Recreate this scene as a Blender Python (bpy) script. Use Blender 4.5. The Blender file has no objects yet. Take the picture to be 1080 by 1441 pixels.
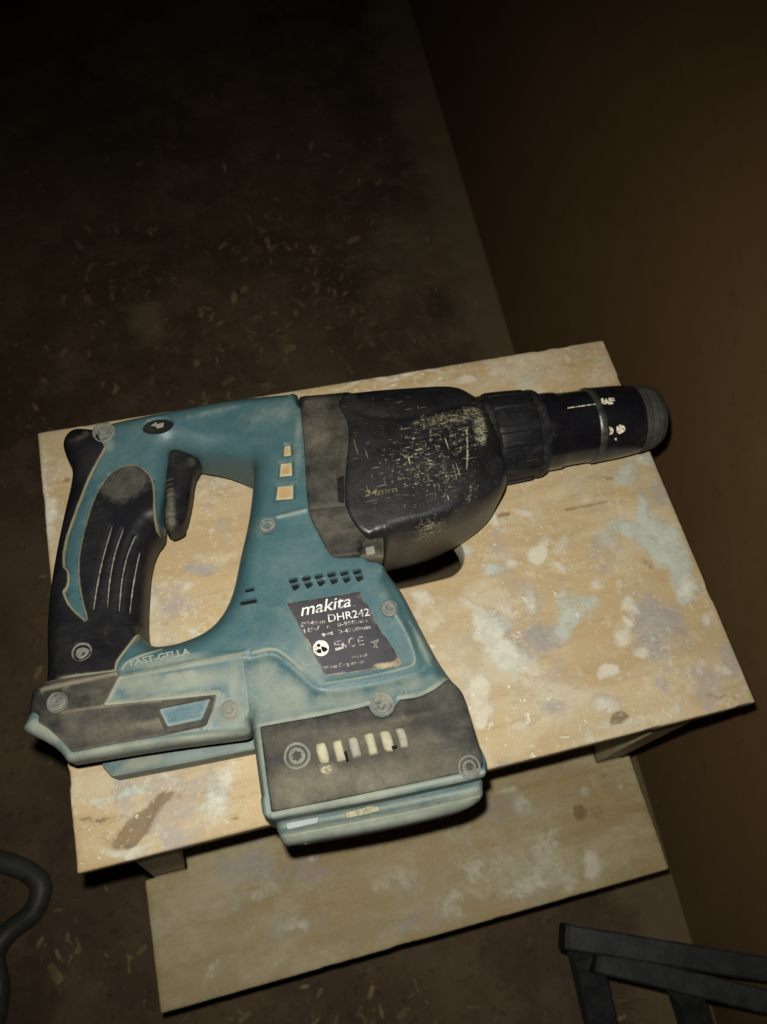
import bpy, bmesh, math, random
import numpy as np
from mathutils import Vector, Matrix
from mathutils.geometry import delaunay_2d_cdt
random.seed(7); rng = np.random.default_rng(7)
scene = bpy.context.scene
C = scene.collection

# ------------------------------------------------------------------ camera, world, flash, exposure
CAM = np.array([-0.08105794, -0.17033782, 0.9479125])
R = np.array([[0.96796945, -0.18680009, 0.16775243],
              [-0.23865875, -0.89205511, 0.38377035],
              [0.07795608, -0.41151356, -0.90806357]])
F = 1158.18
cam = bpy.data.cameras.new('camera')
cam.sensor_fit = 'VERTICAL'; cam.sensor_height = 24.0
cam.lens = F / 1441 * 24.0
cam.clip_start = 0.01; cam.clip_end = 50
cam.dof.use_dof = True; cam.dof.focus_distance = 0.43; cam.dof.aperture_fstop = 8
camo = bpy.data.objects.new('camera', cam); C.objects.link(camo)
M3 = Matrix([R[:, 0].tolist(), (-R[:, 1]).tolist(), (-R[:, 2]).tolist()]).transposed()
camo.matrix_world = Matrix.Translation(CAM.tolist()) @ M3.to_4x4()
scene.camera = camo

world = bpy.data.worlds.new('World'); scene.world = world; world.use_nodes = True
world.node_tree.nodes['Background'].inputs[0].default_value = (0.9, 0.75, 0.5, 1)
world.node_tree.nodes['Background'].inputs[1].default_value = 0.004

fl = bpy.data.lights.new('phone_flash', 'SPOT')
fl.energy = 14.8; fl.spot_size = math.radians(100); fl.spot_blend = 1.0; fl.shadow_soft_size = 0.0035
fl.color = (1.0, 0.965, 0.87)
flo = bpy.data.objects.new('phone_flash', fl); C.objects.link(flo)
FL = CAM + R @ np.array([-0.007, -0.0170, 0.0])
flo.location = FL.tolist()

scene.view_settings.view_transform = 'Standard'; scene.view_settings.look = 'None'
scene.view_settings.exposure = 0.0; scene.view_settings.gamma = 1.0

# ------------------------------------------------------------------ from the photograph's measures to the place
def ray(px, py):
    return np.stack([np.asarray(px, float) - 540, np.asarray(py, float) - 720.5, np.full(np.shape(px), F)], -1) @ R.T
def P(px, py, z):
    """point of the place seen at px,py of the photograph, at height z"""
    r = ray(px, py)
    k = (np.asarray(z) - CAM[2]) / r[..., 2]
    return CAM + r * np.asarray(k)[..., None]
tgt = P(555., 830., 0.465)
d = Vector((tgt - FL).tolist())
flo.rotation_euler = d.to_track_quat('-Z', 'Y').to_euler()

ZB = 0.465            # top of the stool's board
ZM = ZB + 0.040       # middle plane of the drill lying on its side

# ------------------------------------------------------------------ materials
class NT:
    def __init__(s, name):
        s.m = bpy.data.materials.new(name); s.m.use_nodes = True
        s.t = s.m.node_tree; s.n = s.t.nodes; s.bsdf = s.n['Principled BSDF']
        s.co = s.n.new('ShaderNodeTexCoord').outputs['Object']
    def link(s, a, b): s.t.links.new(a, b)
    def val(s, sock, v):
        if hasattr(v, 'is_linked'): s.link(v, sock)
        else: sock.default_value = v
    def noise(s, scale, detail=4, rough=.6, stretch=None, loc=(0, 0, 0), dist=0.):
        co = s.co
        mp = s.n.new('ShaderNodeMapping'); s.link(co, mp.inputs[0])
        mp.inputs['Location'].default_value = loc
        if stretch: mp.inputs['Scale'].default_value = stretch[:3]
        if stretch and len(stretch) > 3: mp.inputs['Rotation'].default_value = (0, 0, stretch[3])
        nd = s.n.new('ShaderNodeTexNoise'); s.link(mp.outputs[0], nd.inputs['Vector'])
        nd.inputs['Scale'].default_value = scale; nd.inputs['Detail'].default_value = detail
        nd.inputs['Roughness'].default_value = rough; nd.inputs['Distortion'].default_value = dist
        return nd.outputs['Fac']
    def math(s, op, a, b=0., c=0.):
        nd = s.n.new('ShaderNodeMath'); nd.operation = op
        s.val(nd.inputs[0], a); s.val(nd.inputs[1], b)
        if op in ('MULTIPLY_ADD',): s.val(nd.inputs[2], c)
        return nd.outputs[0]
    def step(s, v, lo, hi, t0=0., t1=1.):
        nd = s.n.new('ShaderNodeMapRange'); nd.interpolation_type = 'SMOOTHSTEP'
        s.val(nd.inputs['Value'], v); nd.inputs['From Min'].default_value = lo; nd.inputs['From Max'].default_value = hi
        nd.inputs['To Min'].default_value = t0; nd.inputs['To Max'].default_value = t1
        return nd.outputs[0]
    def attr(s, name):
        nd = s.n.new('ShaderNodeAttribute'); nd.attribute_name = name
        return nd.outputs['Fac']
    def mix(s, f, a, b):
        nd = s.n.new('ShaderNodeMix'); nd.data_type = 'RGBA'
        s.val(nd.inputs[0], f)
        for i, v in ((6, a), (7, b)):
            if hasattr(v, 'is_linked'): s.link(v, nd.inputs[i])
            else: nd.inputs[i].default_value = (*v, 1)
        return nd.outputs[2]
    def bump(s, h, strength=.3, dist=.001, prev=None):
        nd = s.n.new('ShaderNodeBump'); s.link(h, nd.inputs['Height'])
        nd.inputs['Strength'].default_value = strength; nd.inputs['Distance'].default_value = dist
        if prev: s.link(prev, nd.inputs['Normal'])
        return nd.outputs[0]
    def done(s, col, rough, nrm=None, metal=0., spec=.5):
        b = s.bsdf
        if hasattr(col, 'is_linked'): s.link(col, b.inputs['Base Color'])
        else: b.inputs['Base Color'].default_value = (*col, 1)
        s.val(b.inputs['Roughness'], rough)
        s.val(b.inputs['Metallic'], metal)
        b.inputs['Specular IOR Level'].default_value = spec
        if nrm: s.link(nrm, b.inputs['Normal'])
        return s.m

DUST = (0.30, 0.29, 0.22)
def plastic(name, base, base2, dust=DUST, dustk=1.0, rough=.42, grime=.25, spec=.4, scr=.5, fine=1.0, fleck=0.):
    """moulded plastic: two shades of the same colour, fine grain, plaster dust where the 'dust' attribute is high, scratches"""
    n = NT(name)
    a = n.attr('dust')
    big = n.noise(26, 8, .74, loc=(3, 1, 0), stretch=(.8, 1.3, 1, .3), dist=.4); med = n.noise(120, 6, .75, dist=.3); finen = n.noise(900, 3, .7)
    c = n.mix(n.step(big, .35, .68), base, base2)
    # dust: attribute broken up by noise
    v = n.math('ADD', n.math('MULTIPLY', a, 1.25 * dustk), n.math('MULTIPLY', med, .75))
    v = n.math('ADD', v, n.math('MULTIPLY', finen, .25))
    f = n.step(v, .62, 1.45)
    if fleck:
        fk = None
        for st, lo in (((1, 3.2, 3, .4), (2, 5, 1)), ((2.6, 1, 3, .2), (6, 3, 2)), ((1, 4, 3, -.6), (1, 8, 6)), ((1, 1.3, 1, 0), (4, 4, 9))):
            q = n.noise(210, 4, .72, stretch=st, loc=lo)
            fk = q if fk is None else n.math('MAXIMUM', fk, q)
        f = n.math('MULTIPLY', n.step(n.math('ADD', fk, n.math('MULTIPLY', a, .50)), .79, .91), fleck)
        f = n.math('MAXIMUM', f, n.math('MULTIPLY', n.step(v, .9, 1.9), .28))
    g = n.math('MULTIPLY', n.step(n.math('ADD', n.math('MULTIPLY', big, .6), n.math('MULTIPLY', med, .4)), .42, .72), grime)
    f = n.math('MAXIMUM', f, g)
    dcol = n.mix(n.step(n.noise(60, 4, .6, loc=(9, 2, 4)), .35, .7), dust, tuple(x * .72 for x in dust))
    c = n.mix(f, c, dcol)
    # scratches and scuffs
    sc = None
    for st, lo in (((1, 14, 4, .5), (1, 5, 2)), ((12, 1, 4, .35), (4, 1, 8)), ((1, 18, 3, -.7), (7, 7, 1))):
        q = n.step(n.noise(85, 2, .5, stretch=st, loc=lo), .70, .76)
        sc = q if sc is None else n.math('MAXIMUM', sc, q)
    sc = n.math('MULTIPLY', n.math('MULTIPLY', sc, n.step(n.math('ADD', a, n.noise(22, 3, .6, loc=(2, 8, 1))), .5, .95)), scr)
    c = n.mix(sc, c, tuple(min(1, x * 1.15) for x in dust))
    r = n.math('ADD', n.math('MULTIPLY', f, .42), n.math('ADD', n.math('MULTIPLY', med, .18), rough - .08))
    nb = n.bump(finen, .10 * fine, .0006)
    nb = n.bump(v, .22, .0009, nb)
    return n.done(c, r, nb, spec=spec)

TEAL = plastic('teal_plastic', (0.032, 0.080, 0.094), (0.046, 0.098, 0.108), dust=(0.20, 0.225, 0.185), dustk=.92, grime=.14)
TEALD = plastic('teal_plastic_dusty', (0.052, 0.098, 0.108), (0.085, 0.125, 0.128), dust=(0.22, 0.24, 0.195), dustk=1.25, grime=.8)
BLACK = plastic('black_rubber', (0.007, 0.007, 0.009), (0.012, 0.012, 0.014), dust=(0.20, 0.19, 0.13), grime=.05, rough=.42, spec=.16, scr=.35)
BLACKD = plastic('black_plastic_dusty', (0.010, 0.010, 0.009), (0.032, 0.030, 0.025), dust=(0.165, 0.15, 0.11), grime=.36, rough=.6, spec=.25)
BOOT = plastic('black_housing', (0.006, 0.006, 0.008), (0.015, 0.015, 0.017), dust=(0.30, 0.28, 0.18), grime=.03, rough=.36, spec=.45, scr=1.0, fleck=.85)
STEEL = plastic('black_steel_sleeve', (0.004, 0.004, 0.006), (0.007, 0.007, 0.009), dust=(0.12, 0.11, 0.09), grime=.02, rough=.20, spec=.6, scr=.5)
TIPM = plastic('grey_rubber_cap', (0.020, 0.020, 0.017), (0.042, 0.042, 0.034), dust=(0.12, 0.12, 0.095), grime=.4, rough=.7, spec=.2)
GROOVE = plastic('pale_groove_dust', (0.14, 0.14, 0.12), (0.22, 0.21, 0.17), grime=.4, rough=.8, spec=.1)
SCREW = plastic('dusty_screw', (0.085, 0.09, 0.082), (0.16, 0.165, 0.145), dust=(0.25, 0.245, 0.20), grime=.8, rough=.7, spec=.2)
PLASTER = plastic('plaster_crust', (0.26, 0.25, 0.18), (0.42, 0.40, 0.29), dust=(0.17, 0.155, 0.10), grime=.45, rough=.9, spec=.1, fine=4)
PLASTER2 = plastic('grey_plaster_crust', (0.22, 0.215, 0.18), (0.34, 0.33, 0.27), dust=(0.13, 0.12, 0.09), grime=.5, rough=.9, spec=.1, fine=4)
ORANGED = plastic('orange_dust', (0.34, 0.24, 0.12), (0.28, 0.14, 0.05), dust=(0.38, 0.34, 0.21), grime=.5, rough=.9, spec=.1, fine=3)
DARK = plastic('dark_hollow', (0.004, 0.004, 0.005), (0.008, 0.008, 0.008), grime=.05, rough=.8, spec=.1)
BLUEB = plastic('blue_badge', (0.028, 0.080, 0.105), (0.042, 0.10, 0.125), dust=(0.22, 0.27, 0.25), grime=.45, rough=.4)

def label_mat():
    n = NT('label_film'); a = n.attr('dust')
    m = n.noise(160, 4, .7); w = n.noise(45, 4, .6)
    c = n.mix(n.step(w, .4, .65), (0.016, 0.016, 0.022), (0.030, 0.029, 0.036))
    f = n.step(n.math('ADD', n.math('MULTIPLY', a, .9), n.math('MULTIPLY', m, .9)), .70, 1.2)
    c = n.mix(f, c, (0.33, 0.27, 0.16))
    return n.done(c, n.step(f, 0, 1, .38, .8), n.bump(m, .1, .0005))
LABEL = label_mat()
def ink_mat():
    n = NT('worn_white_print'); m = n.noise(420, 3, .7)
    return n.done(n.mix(n.step(m, .30, .52), (0.16, 0.155, 0.15), (0.60, 0.585, 0.55)), .6)
INK = ink_mat()
def ink2_mat():
    n = NT('faded_print'); m = n.noise(500, 3, .75)
    return n.done(n.mix(n.step(m, .40, .62), (0.035, 0.034, 0.035), (0.42, 0.39, 0.36)), .6)
INK2 = ink2_mat()
def mark_mat():
    n = NT('worn_cream_mark_and_glint'); m = n.noise(600, 3, .7)
    return n.done(n.mix(n.step(m, .38, .55), (0.16, 0.145, 0.10), (0.62, 0.57, 0.42)), .6)
MARK = mark_mat()

def wood_mat(name, c1, c2, seed, dull=0., crust=1.):
    n = NT(name); L = (seed, seed * 2.3, seed * .7)
    warp = n.noise(5, 3, .5, stretch=(.35, 1, 1), loc=L)
    grain = n.noise(34, 5, .6, stretch=(.09, 1, .6), loc=L, dist=.6)
    fib = n.noise(300, 3, .7, stretch=(.05, 1, 1), loc=L)
    c = n.mix(n.step(grain, .36, .66), c1, c2)
    c = n.mix(n.math('MULTIPLY', n.step(warp, .45, .75), .40), c, tuple(x * y for x, y in zip(c1, (.78, .70, .58))))
    c = n.mix(n.math('MULTIPLY', n.step(fib, .52, .72), .30), c, tuple(x * .62 for x in c1))
    # hand grime, smears of plaster and old paint, scuffs down to clean wood
    sm = n.noise(10, 7, .68, loc=(seed + 4, 2, 1), dist=.2); sp = n.noise(52, 7, .74, loc=(2, seed, 7), dist=.25)
    s3 = n.noise(17, 7, .70, loc=(6, 3, seed), stretch=(.7, 1.2, 1), dist=.25); s4 = n.noise(70, 6, .75, loc=(1, 1, seed), dist=.5)
    c = n.mix(n.math('MULTIPLY', n.step(sm, .44, .64), (.50 + dull) * (.3 + .7 * crust)), c, (0.31, 0.275, 0.205))
    c = n.mix(n.math('MULTIPLY', n.step(s3, .48, .66), .60 * (.4 + .6 * crust)), c, (0.47, 0.43, 0.325))
    c = n.mix(n.math('MULTIPLY', n.step(sp, .50, .68), .50 * crust), c, (0.50, 0.465, 0.37))
    c = n.mix(n.math('MULTIPLY', n.step(n.noise(22, 6, .7, loc=(seed, 11, 3), dist=.25), .54, .66), .60 * crust), c, (0.27, 0.25, 0.245))
    c = n.mix(n.math('MULTIPLY', n.step(s4, .58, .74), .40 * crust), c, (0.24, 0.165, 0.085))
    br1 = n.noise(75, 7, .8, loc=(5, 5, seed), dist=.6); br2 = n.noise(24, 5, .7, loc=(8, 1, seed), dist=.6)
    brk = n.math('ADD', n.math('MULTIPLY', br1, .75), n.math('MULTIPLY', br2, .75))
    hts = None
    for at, col, k in (('grey', (0.27, 0.255, 0.255), .70), ('blue', (0.40, 0.45, 0.41), .78), ('white', (0.55, 0.53, 0.44), .72), ('brown', (0.15, 0.092, 0.040), .80)):
        a = n.attr(at)
        v = n.math('ADD', a, n.math('MULTIPLY', brk, 1.7))
        f = n.step(v, 1.34, 1.86)
        f = n.math('MULTIPLY', f, n.step(a, .03, .30))
        col2 = n.mix(n.step(s4, .4, .65), col, tuple(x * .80 for x in col))
        c = n.mix(n.math('MULTIPLY', f, k), c, col2)
        if at in ('blue', 'white'): hts = f if hts is None else n.math('MAXIMUM', hts, f)
    # tiny splashes, thicker where the board was worked on
    dots = n.step(n.math('ADD', n.noise(170, 3, .6, loc=(seed, 9, 2), dist=.8), n.math('MULTIPLY', n.noise(9, 2, .5, loc=(2, 2, seed)), .22)), .765, .83)
    c = n.mix(n.math('MULTIPLY', dots, .8 * crust), c, (0.60, 0.57, 0.46))
    fl1 = n.step(n.math('ADD', n.noise(330, 3, .65, loc=(seed, 3, 8)), n.math('MULTIPLY', n.noise(26, 4, .6, loc=(seed, 5, 5)), .45)), .80, .88)
    c = n.mix(n.math('MULTIPLY', fl1, .30 * crust), c, (0.56, 0.53, 0.43))
    fl2 = n.step(n.math('ADD', n.noise(300, 3, .65, loc=(seed, 7, 2), stretch=(.3, 1, 1)), n.math('MULTIPLY', n.noise(20, 4, .6, loc=(1, 5, seed)), .40)), .80, .90)
    c = n.mix(n.math('MULTIPLY', fl2, .22 * crust), c, (0.17, 0.115, 0.058))
    sl = n.step(n.noise(60, 2, .5, stretch=(1, 22, 1, .35), loc=(seed, 4, 4)), .72, .76)
    sl = n.math('MAXIMUM', sl, n.step(n.noise(60, 2, .5, stretch=(1, 22, 1, -.6), loc=(4, seed, 4)), .73, .77))
    c = n.mix(n.math('MULTIPLY', sl, .30 * crust), c, (0.53, 0.48, 0.36))
    hts = n.math('MAXIMUM', hts, n.math('MAXIMUM', dots, n.math('MULTIPLY', fl1, .25)))
    r = n.step(n.math('MAXIMUM', hts, n.math('MULTIPLY', sm, .6)), 0, 1, .52, .78)
    nb = n.bump(fib, .25, .0008); nb = n.bump(grain, .2, .0012, nb); nb = n.bump(hts, .5, .0009, nb)
    nb = n.bump(sp, .3, .001, nb)
    return n.done(c, r, nb, spec=.25)
WOOD = wood_mat('pine_board', (0.365, 0.268, 0.142), (0.435, 0.335, 0.19), 1.3)
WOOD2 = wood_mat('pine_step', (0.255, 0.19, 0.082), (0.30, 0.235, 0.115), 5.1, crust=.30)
WOOD3 = wood_mat('pine_side', (0.42, 0.33, 0.19), (0.48, 0.39, 0.24), 9.7, dull=.2)

def floor_mat():
    n = NT('dirty_concrete')
    a = n.noise(3.2, 6, .65); b = n.noise(16, 6, .7); e = n.noise(90, 5, .7)
    c = n.mix(n.step(a, .38, .64), (0.060, 0.040, 0.023), (0.110, 0.074, 0.042))
    c = n.mix(n.math('MULTIPLY', n.step(b, .46, .64), .6), c, (0.125, 0.088, 0.052))
    c = n.mix(n.math('MULTIPLY', n.step(e, .54, .68), .5), c, (0.020, 0.016, 0.012))
    c = n.mix(n.math('MULTIPLY', n.step(n.noise(34, 5, .7, loc=(3, 3, 3)), .62, .70), .6), c, (0.13, 0.11, 0.075))
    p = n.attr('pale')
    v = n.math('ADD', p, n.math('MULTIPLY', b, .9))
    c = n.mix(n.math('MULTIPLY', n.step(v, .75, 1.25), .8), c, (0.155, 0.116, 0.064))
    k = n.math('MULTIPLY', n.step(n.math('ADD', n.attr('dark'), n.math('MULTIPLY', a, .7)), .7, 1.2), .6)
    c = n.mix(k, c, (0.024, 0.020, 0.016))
    nb = n.bump(b, .4, .006); nb = n.bump(e, .4, .002, nb)
    return n.done(c, .82, nb, spec=.2)
def wall_mat():
    n = NT('brown_painted_wall')
    a = n.noise(2.2, 5, .6); e = n.noise(60, 5, .65)
    c = n.mix(n.step(a, .35, .68), (0.125, 0.074, 0.030), (0.155, 0.096, 0.042))
    c = n.mix(n.math('MULTIPLY', n.step(e, .55, .75), .35), c, (0.075, 0.043, 0.020))
    c = n.mix(n.math('MULTIPLY', n.step(n.noise(9, 7, .7, stretch=(1, 1, .4)), .52, .72), .12), c, (0.19, 0.13, 0.065))
    c = n.mix(n.math('MULTIPLY', n.step(n.noise(40, 3, .6, stretch=(1, 1, .3), loc=(4, 4, 4)), .70, .76), .4), c, (0.06, 0.035, 0.018))
    return n.done(c, .6, n.bump(e, .2, .002), spec=.3)
def simple(name, c1, c2, sc, rough, spec=.3, b=.2, metal=0.):
    n = NT(name); v = n.noise(sc, 5, .65)
    return n.done(n.mix(n.step(v, .35, .66), c1, c2), rough, n.bump(n.noise(sc * 7, 3, .6), b, .001), spec=spec, metal=metal)
FRAMEM = simple('dark_grey_steel_paint', (0.016, 0.018, 0.019), (0.030, 0.033, 0.034), 60, .5)
FRAMEC = simple('black_end_cap', (0.008, 0.008, 0.008), (0.014, 0.014, 0.014), 60, .6)
HOSEM = simple('grey_hose_plastic', (0.030, 0.031, 0.028), (0.055, 0.056, 0.048), 24, .5)
CHIP = simple('wood_chips', (0.075, 0.050, 0.026), (0.22, 0.155, 0.08), 31, .85)

# ------------------------------------------------------------------ object helpers
def link(o, parent=None):
    C.objects.link(o)
    if parent is not None:
        o.parent = parent
    return o
def mesh_obj(name, verts, faces, mat, parent=None, smooth=True, sharp=40):
    me = bpy.data.meshes.new(name)
    off = np.array(parent_loc(parent))
    me.from_pydata([tuple(v) for v in (np.asarray(verts, float) - off)], [], [tuple(int(i) for i in f) for f in faces])
    me.materials.append(mat)
    if smooth:
        me.polygons.foreach_set('use_smooth', [True] * len(me.polygons))
        me.set_sharp_from_angle(angle=math.radians(sharp))
    o = bpy.data.objects.new(name, me)
    return link(o, parent)
def parent_loc(p):
    l = Vector((0, 0, 0))
    while p is not None:
        l = l + p.location; p = p.parent
    return tuple(l)
def thing(name, label, cat, loc):
    o = bpy.data.objects.new(name, None); o.empty_display_size = .05; o.location = loc; C.objects.link(o)
    o['label'] = label; o['category'] = cat
    return o
def fattr(o, **kw):
    for k, v in kw.items():
        a = o.data.attributes.new(k, 'FLOAT', 'POINT'); a.data.foreach_set('value', np.asarray(v, np.float32))

# ------------------------------------------------------------------ 2D geometry
def fillet(V, fr, step=.0012, closed=True):
    """rounded polygon: vertex k gets a rounding of fr[k] metres (None = as round as its neighbours allow)"""
    n = len(V); out = []; src = []
    for i in range(n):
        p = V[i]; a = V[(i - 1) % n]; b = V[(i + 1) % n]
        if not closed and i in (0, n - 1):
            out.append(p); src.append(i); continue
        la = np.linalg.norm(a - p); lb = np.linalg.norm(b - p)
        f = fr[i]; ta = .5 * la if f is None else min(f, .45 * la); tb = .5 * lb if f is None else min(f, .45 * lb)
        if f is not None and f <= 0:
            out.append(p); src.append(i); continue
        q0 = p + (a - p) * ta / la; q1 = p + (b - p) * tb / lb
        m = max(3, int((ta + tb) / step))
        for t in np.linspace(0, 1, m + 1)[(1 if f is None and i > 0 else 0):]:
            out.append((1 - t) ** 2 * q0 + 2 * t * (1 - t) * p + t * t * q1); src.append(i)
    out = np.array(out); src = np.array(src, float)
    # subdivide long straight runs
    res = []; rs = []
    m = len(out)
    for i in range(m if closed else m - 1):
        a = out[i]; b = out[(i + 1) % m]; L = np.linalg.norm(b - a)
        if L < 2e-5: continue
        k = max(1, int(math.ceil(L / (step * 1.6))))
        sa = src[i]; sb = src[(i + 1) % m]
        if sb < sa: sb += n
        for t in range(k):
            res.append(a + (b - a) * t / k); rs.append((sa + (sb - sa) * t / k) % n)
    if not closed:
        res.append(out[-1]); rs.append(src[-1])
    return np.array(res), np.array(rs)
def poly_px(pts, zbase=ZM, step=.0012, closed=True):
    """pts: (px, py, dz_mm[, fillet_mm]); returns a rounded polygon in the place"""
    V = np.array([P(p[0], p[1], zbase + p[2] * .001)[:2] for p in pts])
    fr = [None if len(p) < 4 or p[3] is None else p[3] * .001 for p in pts]
    return fillet(V, fr, step, closed)
def seg_dist(Q, B, closed=True):
    """distance of points Q to polyline B and index of the nearest segment"""
    A = B if closed else B[:-1]; D = (np.roll(B, -1, 0) if closed else B[1:]) - A
    L2 = (D ** 2).sum(1) + 1e-18
    best = np.full(len(Q), 1e9); idx = np.zeros(len(Q), int)
    for s in range(0, len(Q), 4000):
        q = Q[s:s + 4000]
        w = q[:, None, :] - A[None]
        t = np.clip((w * D[None]).sum(2) / L2, 0, 1)
        e = w - t[..., None] * D[None]
        dd = (e ** 2).sum(2); k = dd.argmin(1)
        best[s:s + 4000] = np.sqrt(dd[np.arange(len(q)), k]); idx[s:s + 4000] = k
    return best, idx
def inside(Q, B):
    x, y = Q[:, 0], Q[:, 1]; r = np.zeros(len(Q), bool)
    a = B; b = np.roll(B, -1, 0)
    for (x0, y0), (x1, y1) in zip(a, b):
        if y0 == y1: continue
        c = ((y0 > y) != (y1 > y)) & (x < (x1 - x0) * (y - y0) / (y1 - y0) + x0)
        r ^= c
    return r
def area(B):
    x, y = B[:, 0], B[:, 1]
    return .5 * (x * np.roll(y, -1) - np.roll(x, -1) * y).sum()
def sstep(x, a, b):
    t = np.clip((x - a) / (b - a), 0, 1); return t * t * (3 - 2 * t)
class TPS:
    def __init__(s, xy, z, lam=1e-4):
        s.xy = np.array(xy); n = len(z); s.sc = .1
        K = s.k(np.linalg.norm(s.xy[:, None] - s.xy[None], axis=2)) + lam * np.eye(n)
        Pm = np.c_[np.ones(n), s.xy / s.sc]
        A = np.block([[K, Pm], [Pm.T, np.zeros((3, 3))]])
        s.w = np.linalg.solve(A, np.r_[z, 0, 0, 0])
    def k(s, r):
        r = r / s.sc; return np.where(r > 1e-9, r * r * np.log(r + 1e-12), 0)
    def __call__(s, Q):
        Q = np.atleast_2d(Q); out = np.zeros(len(Q))
        for i in range(0, len(Q), 8000):
            q = Q[i:i + 8000]
            out[i:i + 8000] = s.k(np.linalg.norm(q[:, None] - s.xy[None], axis=2)) @ s.w[:-3] + np.c_[np.ones(len(q)), q / s.sc] @ s.w[-3:]
        return out

def field(name, outline, top, mat, parent, holes=(), r=.008, te=.45, rim=None, grid=.0022, feats=(), bottom='mirror',
          dust=None, edge_dust=0., edge_w=.0012, zmid=ZM, sharp=42, bulge=2.0, extra=None):
    """a moulded part: outline (and holes) on the middle plane, thickness top(xy) above it, rounded rims.
    rim: rounding radius per outline vertex (index -> metres); feats: grooves, ridges, recesses"""
    loops = [outline] + list(holes)
    Bs = []; rr = []; ed = []
    for li, (B, src) in enumerate(loops):
        if (area(B) < 0) == (li == 0):
            B = B[::-1]; src = src[::-1]
        Bs.append(B)
        rv = np.full(len(B), r)
        if rim and li in rim:
            tab = rim[li]; nmax = int(src.max()) + 1
            arr = np.array([tab.get(i, r) for i in range(nmax + 1)])
            rv = np.interp(src, np.arange(nmax + 1), arr)
        rr.append(rv)
    allB = np.concatenate(Bs)
    pts = []
    offs = [.00012, .0004, .0009, .0017, .0029, .0046, .007]
    rmax = max(x.max() for x in rr)
    offs = [o for o in offs if o < rmax * 1.05]
    def dist_all(Q):
        best = np.full(len(Q), 1e9); rq = np.zeros(len(Q))
        for B, rv in zip(Bs, rr):
            dd, k = seg_dist(Q, B); m = dd < best
            best[m] = dd[m]; rq[m] = rv[k[m]]
        return best, rq
    def inall(Q):
        m = inside(Q, Bs[0])
        for h in Bs[1:]: m &= ~inside(Q, h)
        return m
    for B, rv in zip(Bs, rr):
        t = np.roll(B, -1, 0) - np.roll(B, 1, 0); t /= np.linalg.norm(t, axis=1)[:, None] + 1e-12
        nrm = np.c_[-t[:, 1], t[:, 0]]
        for j, o in enumerate(offs):
            sel = np.arange(0, len(B), 1)
            q = B[sel] + nrm[sel] * o
            pts.append((q, o))
    cand = []
    for q, o in pts:
        dd, _ = dist_all(q); m = (dd > o * .93) & inall(q); cand.append(q[m])
    lo = allB.min(0); hi = allB.max(0)
    xs = np.arange(lo[0], hi[0], grid); ys = np.arange(lo[1], hi[1], grid * .87)
    G = np.array([(x + (j % 2) * grid / 2, y) for j, y in enumerate(ys) for x in xs]).reshape(-1, 2)
    G = G[inall(G)]; dd, _ = dist_all(G)
    cand.append(G[dd > (offs[-1] if offs else 0) + grid * .4])
    fz = []
    for f in feats:
        B = f['b']; cl = f.get('closed', True); w = f['w']
        t = (np.roll(B, -1, 0) - np.roll(B, 1, 0)) if cl else np.gradient(B, axis=0)
        t /= np.linalg.norm(t, axis=1)[:, None] + 1e-12
        nrm = np.c_[-t[:, 1], t[:, 0]]
        for o in ((-.55, 0, .55) if cl else (-1.1, -.6, -.25, .25, .6, 1.1)):
            q = B + nrm * o * w
            m = inall(q); q = q[m]
            if len(q):
                dd, _ = dist_all(q); cand.append(q[dd > .0003])
    I = np.concatenate(cand)
    key = np.unique(np.round(I / .00025).astype(np.int64), axis=0, return_index=True)[1]; I = I[np.sort(key)]
    V = np.concatenate([allB, I])
    edges = []; s = 0
    for B in Bs:
        n = len(B); edges += [(s + i, s + (i + 1) % n) for i in range(n)]; s += n
    vo, eo, fo, ov, oe, of = delaunay_2d_cdt([Vector(v) for v in V.tolist()], edges, [], 0, 1e-7)
    V2 = np.array([tuple(v) for v in vo]); T = np.array(fo)
    cen = V2[T].mean(1); T = T[inall(cen)]
    # boundary flags
    nb = len(V2)
    dd, rq = dist_all(V2); 
    isb = dd < 1e-6
    H = top(V2)
    rv_all = np.concatenate(rr); A_ = np.concatenate(Bs); N_ = np.concatenate([np.roll(B, -1, 0) for B in Bs])
    def part_dist(mask):
        if not mask.any(): return np.full(nb, 1.), np.full(nb, .001)
        a_, b_ = A_[mask], N_[mask]; D = b_ - a_; L2 = (D ** 2).sum(1) + 1e-18; rm = rv_all[mask]
        best = np.full(nb, 1e9); rb = np.zeros(nb)
        for q0 in range(0, nb, 4000):
            w_ = V2[q0:q0 + 4000][:, None] - a_[None]; t_ = np.clip((w_ * D[None]).sum(2) / L2, 0, 1)
            e_ = ((w_ - t_[..., None] * D[None]) ** 2).sum(2); k_ = e_.argmin(1)
            best[q0:q0 + 4000] = np.sqrt(e_[np.arange(len(k_)), k_]); rb[q0:q0 + 4000] = rm[k_]
        return best, rb
    ds, rs = part_dist(rv_all > .0032); dm, rm_ = part_dist(rv_all <= .0032)
    u = np.clip(ds / np.maximum(rs, 1e-6), 0, 1)
    Hh = H * (te + (1 - te) * (1 - (1 - u) ** bulge) ** (1 / bulge))
    um = np.clip(dm / np.maximum(rm_, 1e-6), 0, 1)
    Hh = np.maximum(Hh - np.minimum(rm_, H * .8) * (1 - (1 - (1 - um) ** 2) ** .5), H * .04)
    Z = Hh.copy(); du = np.zeros(nb)
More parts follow.
